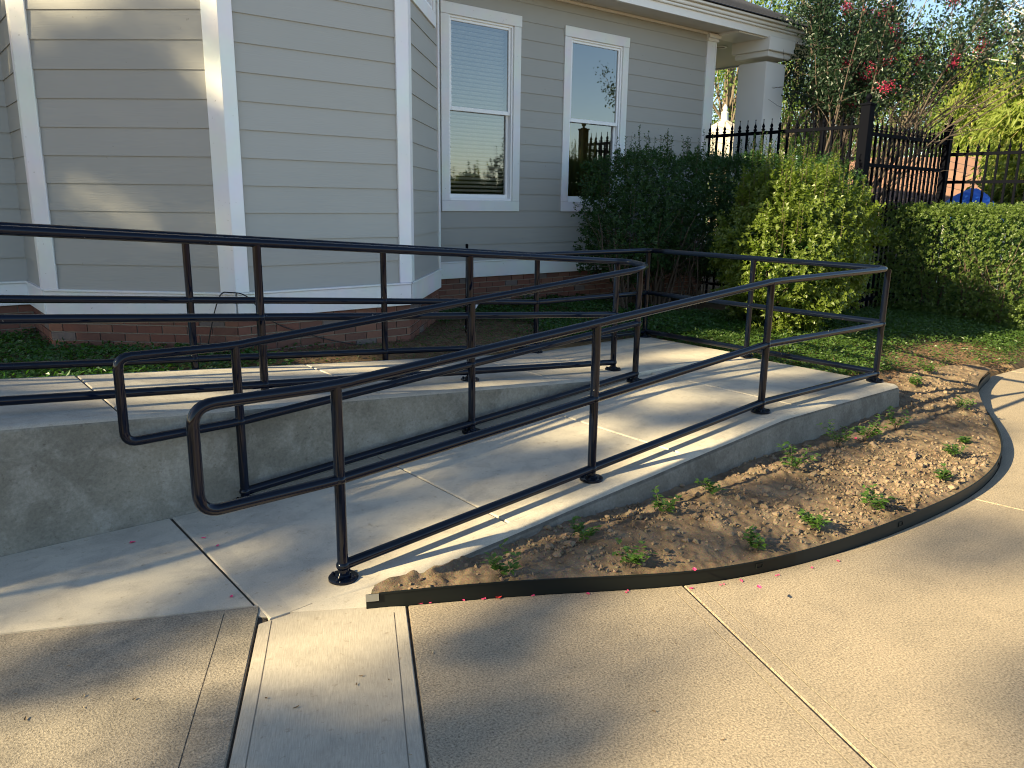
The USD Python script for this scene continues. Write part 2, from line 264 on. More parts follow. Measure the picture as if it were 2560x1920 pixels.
WALK = Polygon(np.vstack([[(-7, -6), (-7, 4.135), (1.045, 4.135), (1.07, 2.955)], path_border, [(30, -6)]]))
RAMP = Polygon([(1.05, 2.66), (6.15, 2.70), (6.15, 5.40), (4.6, 5.33), (-7, 5.33), (-7, 4.135), (1.05, 4.135)])
BED = Polygon(np.vstack([edge_xy, [(8.35, 3.12), (7.3, 3.25), (6.3, 3.05), (6.16, 2.77), (1.5, 2.77)]]))
HOUSE_FOOT = Polygon([(-.6, 7.87), (1.03, 7.87), (1.03, 7.085), (2.155, 6.05), (3.72, 6.05), (4.74, 7.11), (4.74, 7.87), (10.2, 7.87), (10.2, 16), (-.6, 16)])
def sstep(a, b, x): u = np.clip((x-a)/(b-a), 0, 1); return u*u*(3-2*u)
def dist_to(poly, s, t):
    pts = shapely.points(np.ravel(s), np.ravel(t)); return shapely.distance(poly, pts).reshape(np.shape(s))
def ground_z(s, t):
    s, t = np.asarray(s, float), np.asarray(t, float)
    d = dist_to(WALK, s, t)
    z = .03 + .22*(1-np.exp(-d/1.1))
    hi = sstep(5.0, 5.6, t)*(1-sstep(4.5, 8.5, s)); z = z*(1-hi) + (.44 - .10*sstep(2, 6, s))*hi
    mid = sstep(6.0, 6.6, s)*sstep(2.9, 4.2, t)*(1-sstep(9, 11, s)); z = z + .07*mid
    return z
def bed_z(s, t):
    e = shapely.distance(LineString(edge_xy), shapely.points(np.ravel(s), np.ravel(t))).reshape(np.shape(s))
    return .045 + .04*(1-np.exp(-e/.25)) - .045*sstep(.3, .0, np.abs(t-2.66))*(1-sstep(3.5, 5.5, s)) + .06*sstep(5.0, 7.0, s)*sstep(2.0, 2.9, t)
rng = np.random.default_rng(7)

# ground sheet to the horizon
def grid_mesh(xs, ys, zf):
    X, Y = np.meshgrid(xs, ys, indexing='ij'); Z = zf(X, Y); v = np.column_stack([X.ravel(), Y.ravel(), Z.ravel()]); ny = len(ys)
    i, j = np.meshgrid(np.arange(len(xs)-1), np.arange(ny-1), indexing='ij'); a = (i*ny+j).ravel()
    return v, np.vstack([np.column_stack([a, a+ny, a+ny+1]), np.column_stack([a, a+ny+1, a+1])])
def ground_sheet(x, y):
    z = ground_z(x, y)
    pts = shapely.points(x.ravel(), y.ravel())
    low = shapely.contains(unary_union([WALK.buffer(.06), RAMP.buffer(-.05)]), pts).reshape(x.shape)
    inbed = shapely.contains(BED.buffer(-.02), pts).reshape(x.shape)
    z = np.where(low, -.12, z); z = np.where(inbed, -.05, z)
    z = z + np.where(low | inbed, 0, .012*(meshkit.noise(np.stack([x*3, y*3, 0*x], -1))-.5))
    return z
xs = np.r_[np.linspace(-600, -9, 14), np.linspace(-8, 14, 250), np.linspace(14.5, 40, 30), np.linspace(45, 900, 14)]
ys = np.r_[np.linspace(-600, -8, 14), np.linspace(-7, 9, 190), np.linspace(9.5, 40, 30), np.linspace(45, 900, 14)]
single('ground', grid_mesh(xs, ys, ground_sheet), 'earth', kind='structure', smooth=True)

# ------------------------------------------------------------------ pavement slabs
walk = Thing('pavement', kind='structure')
def slab(poly, material, grooves=None, top=0.0, b=.006):
    poly = poly.buffer(0)
    for p in polys(poly):
        layers = [(p.buffer(-.004), -.12, top-.009)]
        inner = p.buffer(-.0085)
        if grooves is not None: inner2 = inner.difference(grooves)
        else: inner2 = inner
        layers += [(p.buffer(-.0055), top-.009, top-.0035), (inner2, top-.0035, top)]
        walk.part('slab', cat([extrude(q, a, c) for q, a, c in layers if not q.is_empty]), material)
def ext(a, b, k=8): a, b = np.array(a, float), np.array(b, float); d = (b-a)/np.linalg.norm(b-a); return a, a + d*k, d
JL, JLe, _ = ext((1.07, 2.955), (.62, 2.085)); JR, JRe, _ = ext((1.55, 2.585), (1.09, 1.715)); J3, J3e, _ = ext((2.61, 1.99), (2.15, .89)); J4, J4e, _ = ext((4.80, 1.66), (4.84, 1.38))
LE = np.array([(1.07, 2.955), (.64, 3.145), (.19, 3.345), (-1.6, 4.135)])
approach = Polygon([(1.045, 4.135), (1.050, 2.83), (1.062, 2.955), *LE[1:]])
far = -6
leftslab = Polygon([*LE, (-7, 4.135), (-7, far), JLe, JL]).buffer(0)
strip = Polygon([JL, (1.43, 2.66), JR, JRe, JLe]).buffer(0).difference(sbox(1.0, 2.822, 3, 5))
right_of = lambda P, Pe, Q, Qe: Polygon([P, P + (P-Pe)*.3, Q + (Q-Qe)*.3, Q, Qe, Pe]).convex_hull
s5 = WALK.intersection(Polygon([JR, (1.9, 3.2), (2.85, 2.6), J3, J3e, JRe]))
s6 = WALK.intersection(Polygon([J3, (2.85, 2.6), (4.75, 2.2), J4, J4e, J3e]))
s7 = WALK.intersection(Polygon([J4, (4.75, 2.4), (9, 4), (9.2, 0), (9.6, -6), J4e]))
s8 = WALK.intersection(Polygon([(9, 4), (30, 4), (30, -6), (9.6, -6), (9.2, 0)]))
def groove(a, b, off):
    a, b = np.array(a), np.array(b); d = (b-a)/np.linalg.norm(b-a); nrm = np.array([-d[1], d[0]])*off
    pts = [a + nrm + d*k + np.array([1, 1])*.0015*math.sin(k*9+off*50) for k in np.arange(.05, 7, .12)]
    return LineString(pts).buffer(.0022)
slab(approach, 'concrete_smooth')
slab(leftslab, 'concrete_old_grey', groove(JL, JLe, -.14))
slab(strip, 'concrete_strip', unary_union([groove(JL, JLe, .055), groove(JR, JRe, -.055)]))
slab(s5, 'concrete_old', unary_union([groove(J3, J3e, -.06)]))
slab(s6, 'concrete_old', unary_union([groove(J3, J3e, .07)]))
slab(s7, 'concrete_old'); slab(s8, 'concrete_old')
walk.part('mortar_dab', extrude(Point(1.09, 2.92).buffer(.07), -.06, -.0045), 'concrete_smooth')
walk.part('joint_filler', cat([extrude(LineString([a, b]).buffer(.03), -.1, -.012) for a, b in ((JL, JLe), (JR, JRe), (J3, J3e), (J4, J4e), ((1.05, 4.13), JL), (LE[0], LE[-1]), ((1.0, 3.0), (1.5, 2.60)))]), 'joint')

# ------------------------------------------------------------------ ramp of concrete
ramp = Thing('access_ramp', 'concrete switchback ramp with two sloping runs, a rear landing and a grey side wall', 'ramp', (1.05, 2.7, 0))
def deck(s0, s1, t0, t1, zf, material, thick=.12, gap=.005, b=.007, flush=False):
    n = max(2, int((s1-s0)/.09)); s = np.linspace(s0+gap, s1-gap, n); S = np.r_[s[0], s[0]+b*.3, s[0]+b, s[1:-1], s[-1]-b, s[-1]-b*.3, s[-1]]
    drop_s = np.zeros(len(S)); drop_s[[0, -1]] = b; drop_s[[1, -2]] = b*.3
    T = np.r_[t0+gap, t0+gap+b*.3, t0+gap+b, np.linspace(t0+.1, t1-.1, 8), t1-gap-b, t1-gap-b*.3, t1-gap]
    drop_t = np.zeros(len(T)); drop_t[[0, -1]] = b; drop_t[[1, -2]] = b*.3
    if flush: drop_t[:2] = 0; T[0] = t0
    X, Y = np.meshgrid(S, T, indexing='ij'); Z = zf(X) - np.maximum(drop_s[:, None], drop_t[None, :])
    top = np.column_stack([X.ravel(), Y.ravel(), Z.ravel()]); nx, ny = len(S), len(T)
    i, j = np.meshgrid(np.arange(nx-1), np.arange(ny-1), indexing='ij'); a = (i*ny+j).ravel()
    f = [np.column_stack([a, a+ny, a+ny+1]), np.column_stack([a, a+ny+1, a+1])]
    ring = np.r_[np.arange(0, nx*ny, ny), np.arange((nx-1)*ny+1, nx*ny), np.arange((nx-1)*ny-1, -1, -ny), np.arange(ny-2, 0, -1)]
    low = top[ring] - [0, 0, thick]; k = len(ring); base = nx*ny; r2 = np.roll(ring, -1); q = np.arange(k); q2 = np.roll(q, -1)
    f += [np.column_stack([ring, base+q, r2]), np.column_stack([r2, base+q, base+q2])]
    ramp.part('deck_slab', (np.vstack([top, low]), np.vstack(f)), material)
TC = 2.83; TW = 4.14; TE = 5.33
for a, b_ in ((1.05, 2.288), (2.288, 3.592), (3.592, 4.90)): deck(a, b_, TC, TW, lo, 'concrete_smooth', flush=True)
deck(4.90, 6.15, TC, 4.205, lo, 'concrete_smooth', flush=True)
deck(4.6, 6.15, 4.205, 5.40, up, 'concrete_smooth')
for a, b_ in ((-7, -2.1), (-2.1, -.6), (-.6, .876), (.876, 2.36), (2.36, 3.85), (3.85, 4.6)): deck(a, b_, TW+.06, TE, up, 'concrete_upper', flush=True)
def sweep(S, prof, name, material, noise=.0):
    """prof(s) -> list of (t, z); closed at both ends by fans"""
    R = [np.array([(s, t, z) for t, z in prof(s)]) for s in S]; m = len(R[0]); v = np.vstack(R); n = len(S)
    if noise: v[:, 1:] += noise*(meshkit.fbm(v*np.array([3, 9, 9.]) + 11, 3)[:, None]-.5)*2
    i, j = np.meshgrid(np.arange(n-1), np.arange(m-1), indexing='ij'); a = (i*m+j).ravel()
    f = [np.column_stack([a, a+m, a+m+1]), np.column_stack([a, a+m+1, a+1])]
    for e in (0, n-1):
        idx = np.arange(1, m-1) + e*m; c = np.full(len(idx), e*m); f.append(np.column_stack([c, idx, idx+1]) if e else np.column_stack([c, idx+1, idx]))
    ramp.part(name, (v, np.vstack(f)[:, ::-1]), material, smooth=40)
CS = np.r_[np.linspace(1.24, 1.7, 11), np.linspace(1.75, 6.09, 60), [6.12, 6.145]]
def curb_prof(s):
    z = float(lo(s)); k = min(1.0, max(.15, (s-1.15)/.6)); r = .055*k; t_top = TC + .002
    top = [(t_top, z-.03), (t_top, z-.0004)] + [(t_top - .045*k - r*math.sin(a*1.45), z - .0004 - r*(1-math.cos(a*1.45))) for a in np.linspace(0, .62, 5)]
    side = [(t_top - .045*k - r*math.sin(a*1.45), z - .0004 - r*(1-math.cos(a*1.45))) for a in np.linspace(.62, 1, 4)]
    return top, [(t_top, -.1), (t_top, z-.02)] + side + [(t_top - .048*k - r - .012*k, (z-r)*.45), (t_top - .052*k - r - .022*k, -.1)]
sweep(CS, lambda s: curb_prof(s)[0], 'curb_top', 'concrete_smooth', noise=.002)
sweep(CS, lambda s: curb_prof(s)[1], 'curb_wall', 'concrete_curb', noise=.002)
def wall_prof(s):
    z = float(up(s)); r = .035; t = TW
    top = [(t+.062, z-.03), (t+.062, z-.0004)] + [(t + r - r*math.sin(a*1.5), z - .0004 - r*(1-math.cos(a*1.5))) for a in np.linspace(0, .7, 5)]
    return top, [(t+.062, -.1), (t+.062, z-.02)] + [(t + r - r*math.sin(a*1.5), z - .0004 - r*(1-math.cos(a*1.5))) for a in np.linspace(.7, 1, 3)] + [(t-.004, z-.3*(z+.1)), (t-.008, -.1)]
for a, b_, n in ((-7, 1.438, 90), (1.444, 4.6, 50)):
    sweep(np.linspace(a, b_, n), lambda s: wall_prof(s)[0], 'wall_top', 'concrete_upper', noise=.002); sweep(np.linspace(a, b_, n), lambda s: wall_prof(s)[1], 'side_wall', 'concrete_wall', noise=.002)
_h = trimesh.Trimesh(np.array([(x, y, z) for x, y, zz_ in ((1.14, 2.825, .001), (1.43, 2.658, .001), (1.50, 2.655, .003), (1.66, 2.73, .018), (1.7, 2.815, .034), (1.3, 2.828, .008), (1.5, 2.72, .016)) for z in (-.06, zz_)])).convex_hull.subdivide().subdivide()
_v = np.asarray(_h.vertices); _v = _v + np.array([0, 0, 1.0])*(.006*(meshkit.fbm(_v*18, 3, 2)-.6))[:, None]*(_v[:, 2:] > -.03)
ramp.part('mortar_patch', (_v, np.asarray(_h.faces)), 'concrete_smooth', smooth=60)
for q_ in (1.05, 2.288, 3.592, 4.90): ramp.part('joint_filler', box(q_-.012, q_+.012, TC+.02, TW-.01, -.1, float(lo(q_))-.009), 'joint')
for q_ in (-2.1, -.6, .876, 2.36, 3.85): ramp.part('joint_filler', box(q_-.012, q_+.012, TW+.08, TE-.01, -.1, float(up(q_))-.009), 'joint')
ramp.part('footing', cat([box(4.56, 6.145, 4.15, 5.39, -.1, .18), box(-7, 4.59, 4.25, 5.32, -.1, .19), box(1.9, 6.14, 2.84, 4.13, -.12, .0), box(4.6, 6.14, 2.84, 4.2, -.1, .16)]), 'concrete_wall')

# ------------------------------------------------------------------ railings
TR = .0238
def post(th, s, t, z0, z1, flange=True, depth=.0):
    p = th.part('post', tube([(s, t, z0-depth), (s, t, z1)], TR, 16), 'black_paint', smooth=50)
    if flange:
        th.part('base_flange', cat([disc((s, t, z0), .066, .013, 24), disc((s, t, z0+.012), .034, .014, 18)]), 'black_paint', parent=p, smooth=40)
        for k in range(4):
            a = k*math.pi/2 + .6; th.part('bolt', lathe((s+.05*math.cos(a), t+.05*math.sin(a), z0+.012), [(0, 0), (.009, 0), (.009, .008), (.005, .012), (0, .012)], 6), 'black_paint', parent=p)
def weld(th, s, t, z):  # welded collar where a rail meets a post
    v, f = trimesh.creation.icosphere(subdivisions=2).vertices, trimesh.creation.icosphere(subdivisions=2).faces
    return np.asarray(v)*[TR*1.28, TR*1.28, TR*1.1] + [s, t, z], np.asarray(f)
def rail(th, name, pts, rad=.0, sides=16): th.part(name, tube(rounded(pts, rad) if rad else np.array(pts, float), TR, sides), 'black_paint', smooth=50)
HT, HM, HL = .875, .462, .064
outer = Thing('ramp_railing', 'outer black pipe railing from the near front loop round the landing to the house side', 'railing', (1.42, 2.92, 0))
t1, sA, sB, sC, sD, tK, tP = 2.92, 1.43, 2.95, 4.545, 6.115, 5.36, 4.13
zA = float(lo(sA))
rail(outer, 'top_rail', rounded([(sA, t1, zA+HM), (.845, t1, zA+HM-.012), (.845, t1, zA+HT), (sA, t1, zA+HT), (sB, t1, float(lo(sB))+HT), (sC, t1, .287+HT), (sD, t1, .30+HT+.005), (sD, tK, .305+HT+.01), (4.6, tK, .305+HT+.01), (-3.2, tK, float(up(-3.2))+HT)], .085, 7))
outer_mid = [((sA, t1), (sB, t1), lo), ((sB, t1), (sC, t1), lo), ((sC, t1), (sD, t1), lo)]
for (a, b_, zf) in outer_mid:
    rail(outer, 'middle_rail', [(*a, float(zf(a[0]))+HM), (*b_, float(zf(b_[0]))+HM)]); rail(outer, 'lower_rail', [(*a, float(zf(a[0]))+HL), (*b_, float(zf(b_[0]))+HL)])
for a, b_ in (((sD, t1), (sD, tP)), ((sD, tP), (sD, tK)), ((sD, tK), (4.63, tK))):
    rail(outer, 'middle_rail', [(*a, .30+HM), (*b_, .302+HM)]); rail(outer, 'lower_rail', [(*a, .30+HL), (*b_, .302+HL)])
bs = [4.63, 3.06, 1.60, .05, -1.5, -3.1]
for a, b_ in zip(bs[:-1], bs[1:]):
    rail(outer, 'middle_rail', [(a, tK, float(up(a))+HM), (b_, tK, float(up(b_))+HM)]); rail(outer, 'lower_rail', [(a, tK, float(up(a))+HL), (b_, tK, float(up(b_))+HL)])
for s in (sA, sB, sC): post(outer, s, t1, float(lo(s)), float(lo(s))+HT)
post(outer, sD, t1, .287, .30+HT); post(outer, sD, tP, .298, .30+HT); post(outer, sD, tK, .305, .305+HT)
post(outer, 4.63, tK, .305, .305+HT)
for s in bs[1:]: post(outer, s, tK, float(up(s)), float(up(s))+HT, flange=False, depth=.12)
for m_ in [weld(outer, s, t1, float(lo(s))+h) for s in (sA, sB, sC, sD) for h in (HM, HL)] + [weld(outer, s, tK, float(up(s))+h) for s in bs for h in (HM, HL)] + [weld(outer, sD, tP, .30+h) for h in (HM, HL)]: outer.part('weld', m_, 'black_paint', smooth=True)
inner = Thing('ramp_railing', 'inner black pipe railing between the two ramp runs, folded back at the landing', 'railing', (1.42, 4.06, 0))
t2, t3 = 4.055, 4.40
sE, sF, sG, sJ, sI, sH = 1.42, 2.955, 4.54, 4.65, 3.19, 1.70
zE = float(lo(sE))
rail(inner, 'top_rail', rounded([(sF, t2, float(lo(sF))+HM), (sE, t2, zE+HM), (.85, t2, zE+HM-.015), (.85, t2, zE+HT), (sE, t2, zE+HT), (sG, t2, .287+HT), (4.70, t2+.07, .30+HT), (4.735, t3-.05, .315+HT), (sJ, t3, .32+HT), (-3.1, t3, float(up(-3.1))+HT)], .06, 6))
rail(inner, 'middle_rail', [(sF, t2, float(lo(sF))+HM), (sG, t2, .287+HM)])
for a, b_ in ((sE, sF), (sF, sG)): rail(inner, 'lower_rail', [(a, t2, float(lo(a))+HL), (b_, t2, float(lo(b_))+HL)])
us = [sJ, sI, sH, .2, -1.35, -2.9]
for a, b_ in zip(us[:-1], us[1:]):
    rail(inner, 'middle_rail', [(a, t3, float(up(a))+HM), (b_, t3, float(up(b_))+HM)]); rail(inner, 'lower_rail', [(a, t3, float(up(a))+HL), (b_, t3, float(up(b_))+HL)])
for s in (sE, sF, sG): post(inner, s, t2, float(lo(s)), float(lo(s))+HT)
for s in us: post(inner, s, t3, float(up(s)), float(up(s))+HT)
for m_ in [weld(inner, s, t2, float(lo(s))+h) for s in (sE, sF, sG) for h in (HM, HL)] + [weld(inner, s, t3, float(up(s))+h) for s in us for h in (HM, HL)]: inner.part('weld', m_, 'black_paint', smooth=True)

# ------------------------------------------------------------------ house
house = Thing('house', 'house with grey lap siding, white trim, angled bay and covered porch behind the ramp', 'house', (3, 7.87, 0))
P0, P1, P2, P3, P4, P5 = (1.03, 7.87), (1.03, 7.085), (2.155, 6.05), (3.72, 6.05), (4.74, 7.11), (4.74, 7.87)
Z0, ROW, ZS0, ZS1, ZTOP = 1.134, .2032, .735, .932, 4.12
rows = [Z0 + ROW*k for k in range(-1, 15)]
def plank(fr, q0, q1, z0, z1):
    v = np.array([[q0, 0, z0], [q1, 0, z0], [q1, .013, z0], [q0, .013, z0], [q0, 0, z1], [q1, 0, z1], [q1, .0035, z1], [q0, .0035, z1]]); return fr.map(v), BF[:, ::-1].copy()
def wall(fr, label=None, holes=(), zt=4.1, trims=(.0, .0), backing=True):
    """sheathing with its planks; holes: (q0, q1, z0, z1) of the windows"""
    xs_ = sorted({0, fr.len, *[h[0] for h in holes], *[h[1] for h in holes]}); bx = []
    for a, b_ in zip(xs_[:-1], xs_[1:]):
        hs = [h for h in holes if h[0] <= a+1e-6 and h[1] >= b_-1e-6]
        segs = [(ZS0, zt)] if not hs else [(ZS0, hs[0][2]), (hs[0][3], zt)]
        bx += [fr.box(a, b_, -.12, -.002, z0, z1) for z0, z1 in segs]
    w = house.part('wall', cat(bx), 'siding_paint')
    for z in rows:
        z1 = min(z + ROW + .012, zt); z0 = max(z, ZS1)
        if z0 >= zt - .02: continue
        segs = [(trims[0], fr.len - trims[1])]
        for h in holes:
            if z0 > h[2]-.09 and z0 < h[3] - .12:
                nseg = []
                for a, b_ in segs:
                    if h[0] > a: nseg.append((a, min(b_, h[0])))
                    if h[1] < b_: nseg.append((max(a, h[1]), b_))
                segs = nseg
        for a, b_ in segs:
            if b_ - a > .01: house.part('siding_plank', plank(fr, a, b_, z0, z1), random.Random(int(z*1000)+int(a*77)).choice(['siding_paint', 'siding_paint', 'siding_paint_worn']), parent=w)
    return w
def bricks(fr, seed, q_lo=0.0, q_hi=None, zb=.24):
    r = random.Random(seed); q_hi = q_hi or fr.len
    w = house.part('brick_foundation', fr.box(q_lo, q_hi, -.14, -.010, zb-.2, ZS0-.004), 'mortar')
    z = ZS0 - .006; k = 0
    while z > zb:
        q = q_lo - (.1 if k % 2 else 0) + .003
        while q < q_hi - .03:
            a, b_ = max(q, q_lo), min(q + .1935, q_hi)
            if b_ - a > .02:
                o = r.uniform(-.0015, .002)
                house.part('brick', fr.box(a, b_, -.06, o, z-.0575, z), r.choice(['brick_red']*4 + ['brick_brown']*4 + ['brick_orange']*3 + ['brick_grey']), parent=w)
            q += .203
        z -= .0677; k += 1
def skirt(fr, a=0, b_=None):
    b_ = fr.len if b_ is None else b_
    house.part('skirt_board', cat([fr.box(a, b_, 0, .026, ZS0, ZS1-.012, .003), fr.box(a, b_, 0, .036, ZS1-.011, ZS1+.006, .003)]), 'trim_white')
def window(fr, q0, q1, z0, z1, blinds=False, curtain=False, deep=2.6, side=.6):
    c = .113
    w = house.part('window', cat([fr.box(q0, q0+c, -.002, .024, z0+.126, z1-.125, .003), fr.box(q1-c, q1, -.002, .024, z0+.126, z1-.125, .003), fr.box(q0-.004, q1+.004, -.002, .030, z1-.124, z1, .003), fr.box(q0, q1, -.002, .026, z0, z0+.125, .003)]), 'trim_white', label='white window casing')
    a, b_, za, zb = q0+c, q1-c, z0+.126, z1-.125; zm = (za+zb)/2 + .02
    house.part('frame', cat([fr.box(a, a+.022, -.10, .006, za, zb), fr.box(b_-.022, b_, -.10, .006, za, zb), fr.box(a+.022, b_-.022, -.10, .006, zb-.022, zb), fr.box(a+.022, b_-.022, -.10, .012, za, za+.03)]), 'vinyl', parent=w)
    def sash(z_0, z_1, o, bot, top):
        st = .032
        house.part('sash', cat([fr.box(a+.023, a+.023+st, o-.03, o, z_0, z_1, .002), fr.box(b_-.023-st, b_-.023, o-.03, o, z_0, z_1, .002), fr.box(a+.023+st, b_-.023-st, o-.03, o, z_0, z_0+bot, .002), fr.box(a+.023+st, b_-.023-st, o-.03, o, z_1-top, z_1, .002)]), 'vinyl', parent=w)
        g = fr.box(a+.023+st, b_-.023-st, o-.016, o-.0155, z_0+bot, z_1-top)
        v = fr.map([[a+.02+st, o-.015, z_0+bot-.003], [b_-.02-st, o-.015, z_0+bot-.003], [b_-.02-st, o-.015, z_1-top+.003], [a+.02+st, o-.015, z_1-top+.003]])
        house.part('pane', (v, np.array([[0, 1, 2], [0, 2, 3]])), 'glass', parent=w)
    sash(zm-.02, zb-.022, -.012, .045, .03); sash(za+.03, zm+.025, -.048, .045, .045)
    if blinds:
        z = za + .06
        while z < zb - .05:
            v = np.array([[q_, o_, z + dz_] for o_, dz_ in ((-.158, 0), (-.118, .021)) for q_ in (a+.03, b_-.03)]); v = np.vstack([v, v + [0, 0, .003]])
            house.part('blind_slat', (fr.map(v), np.array([[0, 1, 3], [0, 3, 2], [4, 7, 5], [4, 6, 7], [0, 4, 5], [0, 5, 1], [2, 3, 7], [2, 7, 6]])), 'blind', parent=w); z += .047
        house.part('head_rail', fr.box(a+.03, b_-.03, -.165, -.112, zb-.05, zb-.01), 'blind', parent=w)
    R = [fr.box(a-side, a-side+.01, -deep, -.13, za-.5, zb+.3), fr.box(b_+side-.01, b_+side, -deep, -.13, za-.5, zb+.3), fr.box(a-side, b_+side, -deep-.01, -deep, za-.5, zb+.3), fr.box(a-side, b_+side, -deep, -.13, za-.51, za-.5), fr.box(a-side, b_+side, -deep, -.13, zb+.3, zb+.31)]
    house.part('room_wall', cat(R), 'room', parent=w)
    if curtain:
        qs = np.linspace(a+.42, b_+.1, 40); v = []
        for q in qs: o = -.5 + .03*math.sin(q*45); v += [[q, o, za-.4], [q, o, zm+.1]]
        i = np.arange(len(qs)-1)*2; house.part('curtain', (fr.map(v), np.vstack([np.column_stack([i, i+2, i+3]), np.column_stack([i, i+3, i+1])])), 'curtain', parent=w)
f_left, f_ret, f_bl, f_mid, f_br, f_rr, f_back = Frame((-.6, 7.87), P0), Frame(P0, P1), Frame(P1, P2), Frame(P2, P3), Frame(P3, P4), Frame(P4, P5), Frame(P5, (10.2, 7.87))
bx0 = P5[0]; W1 = (5.283-bx0, 6.455-bx0, 1.532, 3.820); W2 = (7.17-bx0, 8.346-bx0, 1.532, 3.820)
wall(f_left); wall(f_ret, trims=(0, .1)); wall(f_bl, trims=(.112, .112)); wall(f_mid, trims=(.098, .112))
Wb = (.14, 1.285, 3.31, 4.05)
wall(f_br, holes=[Wb], trims=(.1, .07)); wall(f_rr); wall(f_back, holes=[W1, W2], trims=(0, .19))
for fr, sd in ((f_left, 1), (f_ret, 2), (f_bl, 3), (f_mid, 4), (f_br, 5), (f_back, 6)): bricks(fr, sd, q_lo=.3 if fr is f_left else 0, zb=.40 if fr in (f_left, f_ret, f_bl) else .30)
for fr in (f_left, f_ret, f_bl, f_mid, f_br, f_rr, f_back): skirt(fr)
def corner_trim(fr1, w1, fr2, w2, z0=ZS1+.006):
    house.part('corner_trim', cat([fr1.box(fr1.len-w1, fr1.len+.012, -.002, .024, z0, 4.1, .003), fr2.box(-.010, w2, -.002, .0245, z0, 4.1, .003)]), 'trim_white')
corner_trim(f_ret, .1, f_bl, .112); corner_trim(f_bl, .112, f_mid, .098); corner_trim(f_mid, .112, f_br, .1); corner_trim(f_br, .07, f_rr, .07)
house.part('corner_trim', cat([f_back.box(f_back.len-.19, f_back.len+.01, -.002, .026, ZS1, 4.09, .003), box(10.2, 10.225, 7.84, 8.05, ZS1, 4.11)]), 'trim_white')
house.part('corner_cap', cat([f_back.box(f_back.len-.20, f_back.len+.05, -.05, .05, 4.0, 4.04, .004), f_back.box(f_back.len-.205, f_back.len+.07, -.05, .075, 4.04, 4.10, .006)]), 'porch_paint')
window(f_back, *W1, blinds=True); window(f_back, *W2, curtain=True); window(f_br, *Wb, deep=.5, side=.02)
house.part('frieze_board', f_back.box(0, f_back.len, -.002, .03, 4.085, 4.117, .003), 'porch_paint')
house.part('soffit', cat([box(-1.0, 10.2, 7.44, 7.92, 4.12, 4.15), box(10.2, 12.8, 7.44, 9.8, 4.12, 4.15)]), 'soffit')
house.part('fascia', cat([box(-1.0, 12.82, 7.40, 7.44, 4.10, 4.20), box(12.78, 12.82, 7.441, 9.85, 4.10, 4.20), box(10.2, 12.779, 9.81, 9.85, 4.0, 4.20)]), 'porch_paint')
house.part('crown_moulding', cat([bbox(-1.02, 12.85, 7.365, 7.44, 4.202, 4.236, .008), bbox(-1.04, 12.88, 7.335, 7.44, 4.238, 4.285, .012), bbox(-1.07, 12.91, 7.29, 7.44, 4.287, 4.318, .006), box(12.8, 12.88, 7.45, 9.9, 4.205, 4.315)]), 'porch_paint')
rf = house.part('roof', (np.array([[-1.07, 7.28, 4.325], [12.92, 7.28, 4.325], [7.7, 12.5, 6.9], [4.1, 12.5, 6.9], [-1.07, 17.7, 4.325], [12.92, 17.7, 4.325]]), np.array([[0, 1, 2], [0, 2, 3], [1, 5, 2], [5, 4, 3], [5, 3, 2], [4, 0, 3], [0, 4, 1], [1, 4, 5]])), 'shingle_dark')
sl = np.array([5.22, 2.48])/math.hypot(5.22, 2.48)
for k in range(30):
    d0, d1 = k*.145 - .02, k*.145 + .16; y0, z0, y1, z1 = 7.28 + sl[0]*d0, 4.33 + sl[1]*d0 + .012, 7.28 + sl[0]*d1, 4.33 + sl[1]*d1 + .004
    x1 = 12.94 - sl[0]*d0; x0 = -1.09 + sl[0]*d0
    v = np.array([[x0, y0, z0-.012], [x1, y0, z0-.012], [x1, y0, z0], [x0, y0, z0], [x0, y1, z1], [x1-.14, y1, z1]])
    house.part('shingle_course', (v, np.array([[0, 1, 2], [0, 2, 3], [3, 2, 5], [3, 5, 4]])), 'shingle_dark', parent=rf)
bayroof = Polygon([P0, P1, P2, P3, P4, P5]).buffer(.12, join_style=2)
house.part('bay_roof', cat([extrude(bayroof, 4.10, 4.16), extrude(bayroof.buffer(-.3), 4.16, 4.3)]), 'porch_paint')
house.part('end_wall', cat([box(-.72, -.6, 7.87, 16, .3, 4.12), box(10.08, 10.2, 7.99, 16, .3, 4.12), box(-.7, 10.1, 15.9, 16, .3, 4.12)]), 'siding_paint')
# porch column
cx0, cx1, cy0, cy1 = 10.95, 11.46, 7.45, 7.96
col = house.part('porch_column', cat([bbox(cx0, cx1, cy0, cy1, .3, 3.78, .01)]), 'porch_paint')
for z0, z1, e in ((3.84, 3.92, .045), (3.92, 4.12, .085), (.3, .55, .04)):
    house.part('column_moulding', bbox(cx0-e, cx1+e, cy0-e, cy1+e, z0, z1, .008), 'porch_paint', parent=col)
house.part('porch_beam', box(10.2, 12.78, 7.445, 7.97, 4.085, 4.118), 'porch_paint')
lt = house.part('recessed_light', lathe((11.07, 8.43, 4.108), [(.085, 0), (.115, 0), (.115, .012), (.085, .012), (.085, 0)], 24), 'light_trim')
house.part('light_lens', lathe((11.07, 8.43, 4.112), [(0, 0), (.086, 0), (.086, .004), (0, .004)], 24), 'light_dark', parent=lt)
